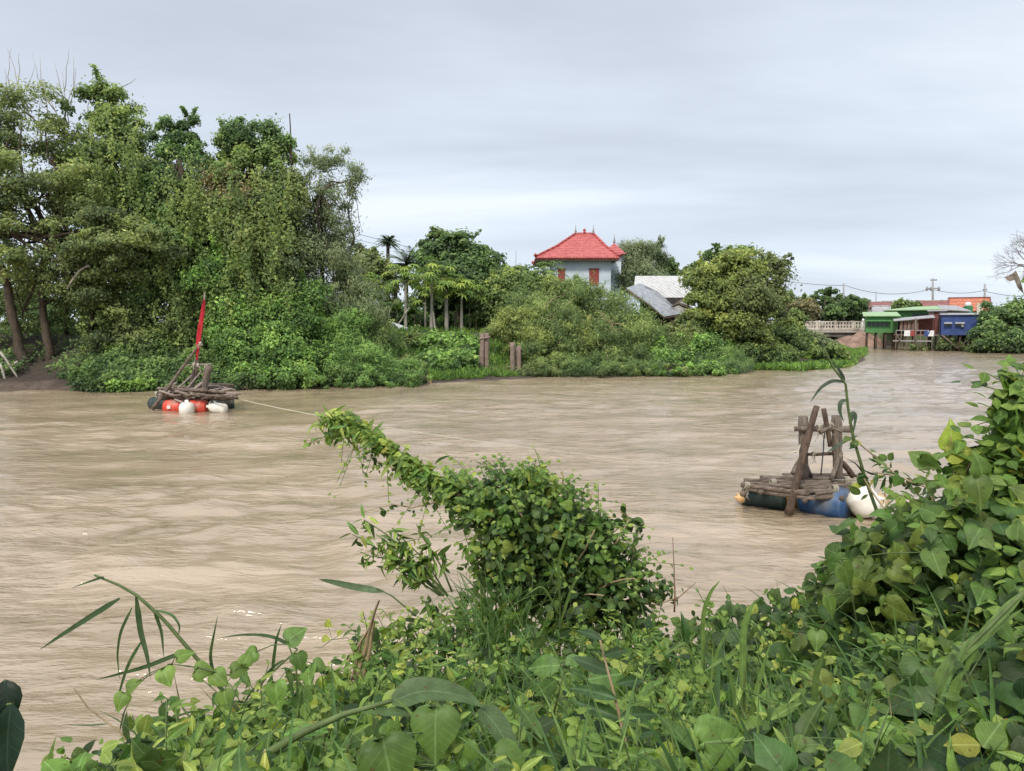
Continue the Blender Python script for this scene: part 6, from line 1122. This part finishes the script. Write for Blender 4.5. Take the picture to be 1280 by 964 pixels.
# heart-leaf stems sticking out over the water at left; each a plant with its own leaves
def leafset(root, items, T, col, name='leaf', mat='leafnear'):
    for i, (px, py, d, s, ang) in enumerate(items):
        rr = np.random.RandomState(abs(i + int(px))); p = P(px, py, d); di = np.array([cos(ang), rr.uniform(-.3, .1), sin(ang)]); nr = norm(np.array([rr.normal() * .25, -.75, .65 + rr.normal() * .15]))
        c = np.array(col) * rr.uniform(.7, 1.3); v, t, cc, u = place(T, p[None], nr[None], di[None], np.array([s]), c[None], rr, .1); fast_mesh(name, v, t, cc, M[mat], root, u, True)
def heartplant(label, line, items, col, T=HEART, r=.004, name='heart_leaved_vine', cat='vine'):
    root = empty(name, P(*line[0]), label, cat); pts = [P(*q) for q in line]; mb = MB(); mb.tube(pts, np.linspace(r, r * .6, len(pts)), 6); 
    for (px, py, d, s, a) in items:
        e = P(px, py, d); k = min(range(len(pts)), key=lambda j: np.linalg.norm(pts[j] - e)); mb.tube([pts[k], (pts[k] + e) / 2 + np.array([0, 0, .01]), e], r * .45, 4)
    mb.build('stem', M['stem'], root); leafset(root, items, T, col); return root
heartplant('yellow-green heart-leaved vine tip standing over the water beside the arching reed', [(262,930,2.3),(225,880,2.4),(215,830,2.45),(250,835,2.4),(290,845,2.4)], [(205,838,2.4,.06,-1.2),(222,822,2.4,.055,.6),(245,838,2.4,.06,.1),(268,842,2.4,.065,-.7),(290,838,2.4,.055,.2),(305,830,2.4,.055,1.2),(280,865,2.35,.06,-1.2),(155,868,2.4,.055,-1.8),(160,860,2.4,.05,.8)], (.17,.26,.05))
heartplant('heart-leaved vine climbing the short dark reed, nearest the water', [(380,960,2.5),(372,880,2.5),(370,830,2.5),(360,805,2.5)], [(360,800,2.5,.075,.9),(372,818,2.5,.06,-1.4),(385,835,2.5,.065,-1.0),(345,855,2.45,.09,-1.3),(372,868,2.5,.075,-.6),(320,815,2.55,.06,-2.4),(392,830,2.5,.05,-.4)], (.13,.22,.045))
heartplant('three large pale heart leaves low at centre, under the wide reed leaf', [(560,990,1.5),(560,950,1.5),(545,915,1.5)], [(545,890,1.5,.10,-1.55),(480,930,1.42,.12,-1.3),(620,945,1.5,.085,-.6),(585,925,1.5,.07,-2.2)], (.12,.20,.04))
heartplant('yellowing heart leaf standing at the middle of the hollow in the creepers', [(1035,960,2.1),(1030,900,2.1),(1025,850,2.1)], [(1023,842,2.1,.085,-1.5),(1038,870,2.1,.05,-1.3)], (.22,.26,.05))
heartplant('two large translucent heart leaves hanging at the left of the big-leaved bush', [(1075,800,2.7),(1065,745,2.7),(1050,700,2.7)], [(1052,705,2.7,.10,-1.2),(1035,745,2.65,.085,-1.6),(1165,690,2.5,.095,-1.5),(1022,790,2.6,.07,-1.6)], (.14,.22,.045))
heartplant('bright rounded heart leaf near the bottom right with smaller ones around it', [(1130,990,1.6),(1115,950,1.6),(1105,925,1.6)], [(1100,910,1.6,.09,-.8),(1045,940,1.6,.08,-.5),(1250,780,2.,.07,-1.0),(880,930,1.5,.12,.4),(1170,920,1.7,.06,.5)], (.15,.25,.05))
heartplant('bright yellow-leaved vine tip hanging over the water left of the dry stalk', [(470,800,3.6),(430,790,3.6),(415,800,3.6)], [(408,778,3.6,.04,-.5),(404,798,3.6,.04,-.2),(422,792,3.6,.03,.5)], (.38,.42,.05), r=.002)
# dark glossy plant at the left corner
r = heartplant('dark nearly black broad leaves at the bottom left corner, close to the lens', [(8,1010,.9),(5,960,.92),(2,900,.95)], [(6,850,.95,.055,-1.4),(14,880,.93,.095,-1.2),(-10,880,.93,.08,-1.5)], (.014,.030,.014), T=OVATE, r=.004, name='dark_leaved_plant', cat='plant')
# sapling with long dark leaves bottom centre
r = empty('dark_sapling', P(790, 990, 1.9), 'dark sapling with long pointed leaves standing low right of centre', 'sapling'); mb = MB(); mb.tube(wiggle(P(800, 1010, 1.9), P(750, 800, 2.0), 8, .04, 2), np.linspace(.007, .003, 8), 6)
its = []
for i in range(11):
    t = i / 10; px = 795 - 42 * t; py = 975 - 170 * t; its.append((px + R.uniform(-6, 6), py + R.uniform(-8, 8), 1.95 + R.uniform(-.05, .05), R.uniform(.10, .15) - .03 * t, (0.3 if i % 2 else pi - .3) + (.5 if i % 2 else -.5) * (t - .3)))
mb.build('stem', M['drystem'], r); leafset(r, its, T_shape([(0,.02),(.12,.09),(.35,.17),(.6,.16),(.82,.08),(1,.005)], .4, .35, 0), (.05, .095, .03))
heartplant('light green shoot with oval leaves left of the dark sapling', [(690,900,2.3),(700,860,2.3),(706,835,2.3)], [(700,832,2.3,.11,2.9),(706,830,2.3,.06,.7),(712,838,2.3,.06,-.5),(695,850,2.3,.08,-2.6),(735,850,2.2,.11,.2),(720,835,2.2,.05,1.6)], (.10,.18,.04), T=OVATE, name='oval_leaved_shoot', cat='shoot')
# near leaf poking in at the right edge
r = empty('wilting_leaf', P(1300, 420, 2.0), 'large green leaf with a torn brown margin entering from the right edge', 'leaf'); mb = MB()
mb.tube([P(1330, 470, 2.0), P(1310, 400, 2.0), P(1290, 345, 2.0)], .005, 6); mb.build('stalk', M['drystem'], r); leafset(r, [(1318, 345, 2.0, .11, pi + .15)], HEART, (.12, .20, .05)); 
mb = MB(); q = [P(1255,347,2.0),P(1264,343,2.0),P(1270,338,1.99),P(1276,352,1.99),P(1280,368,2.0),P(1272,360,2.0),P(1268,350,2.0),P(1262,352,2.0)]
mb.add(q + [a + np.array([0, .004, 0]) for a in q], [(0,1,7),(1,2,6,7),(2,3,5,6),(3,4,5)], True); mb.build('torn_margin', pbr('dead_leaf', (.13, .08, .06), (.5, .42, .34), 60, .8, .2), r)
for o in list(bpy.data.objects):
    if '_o' in o: del o['_o']
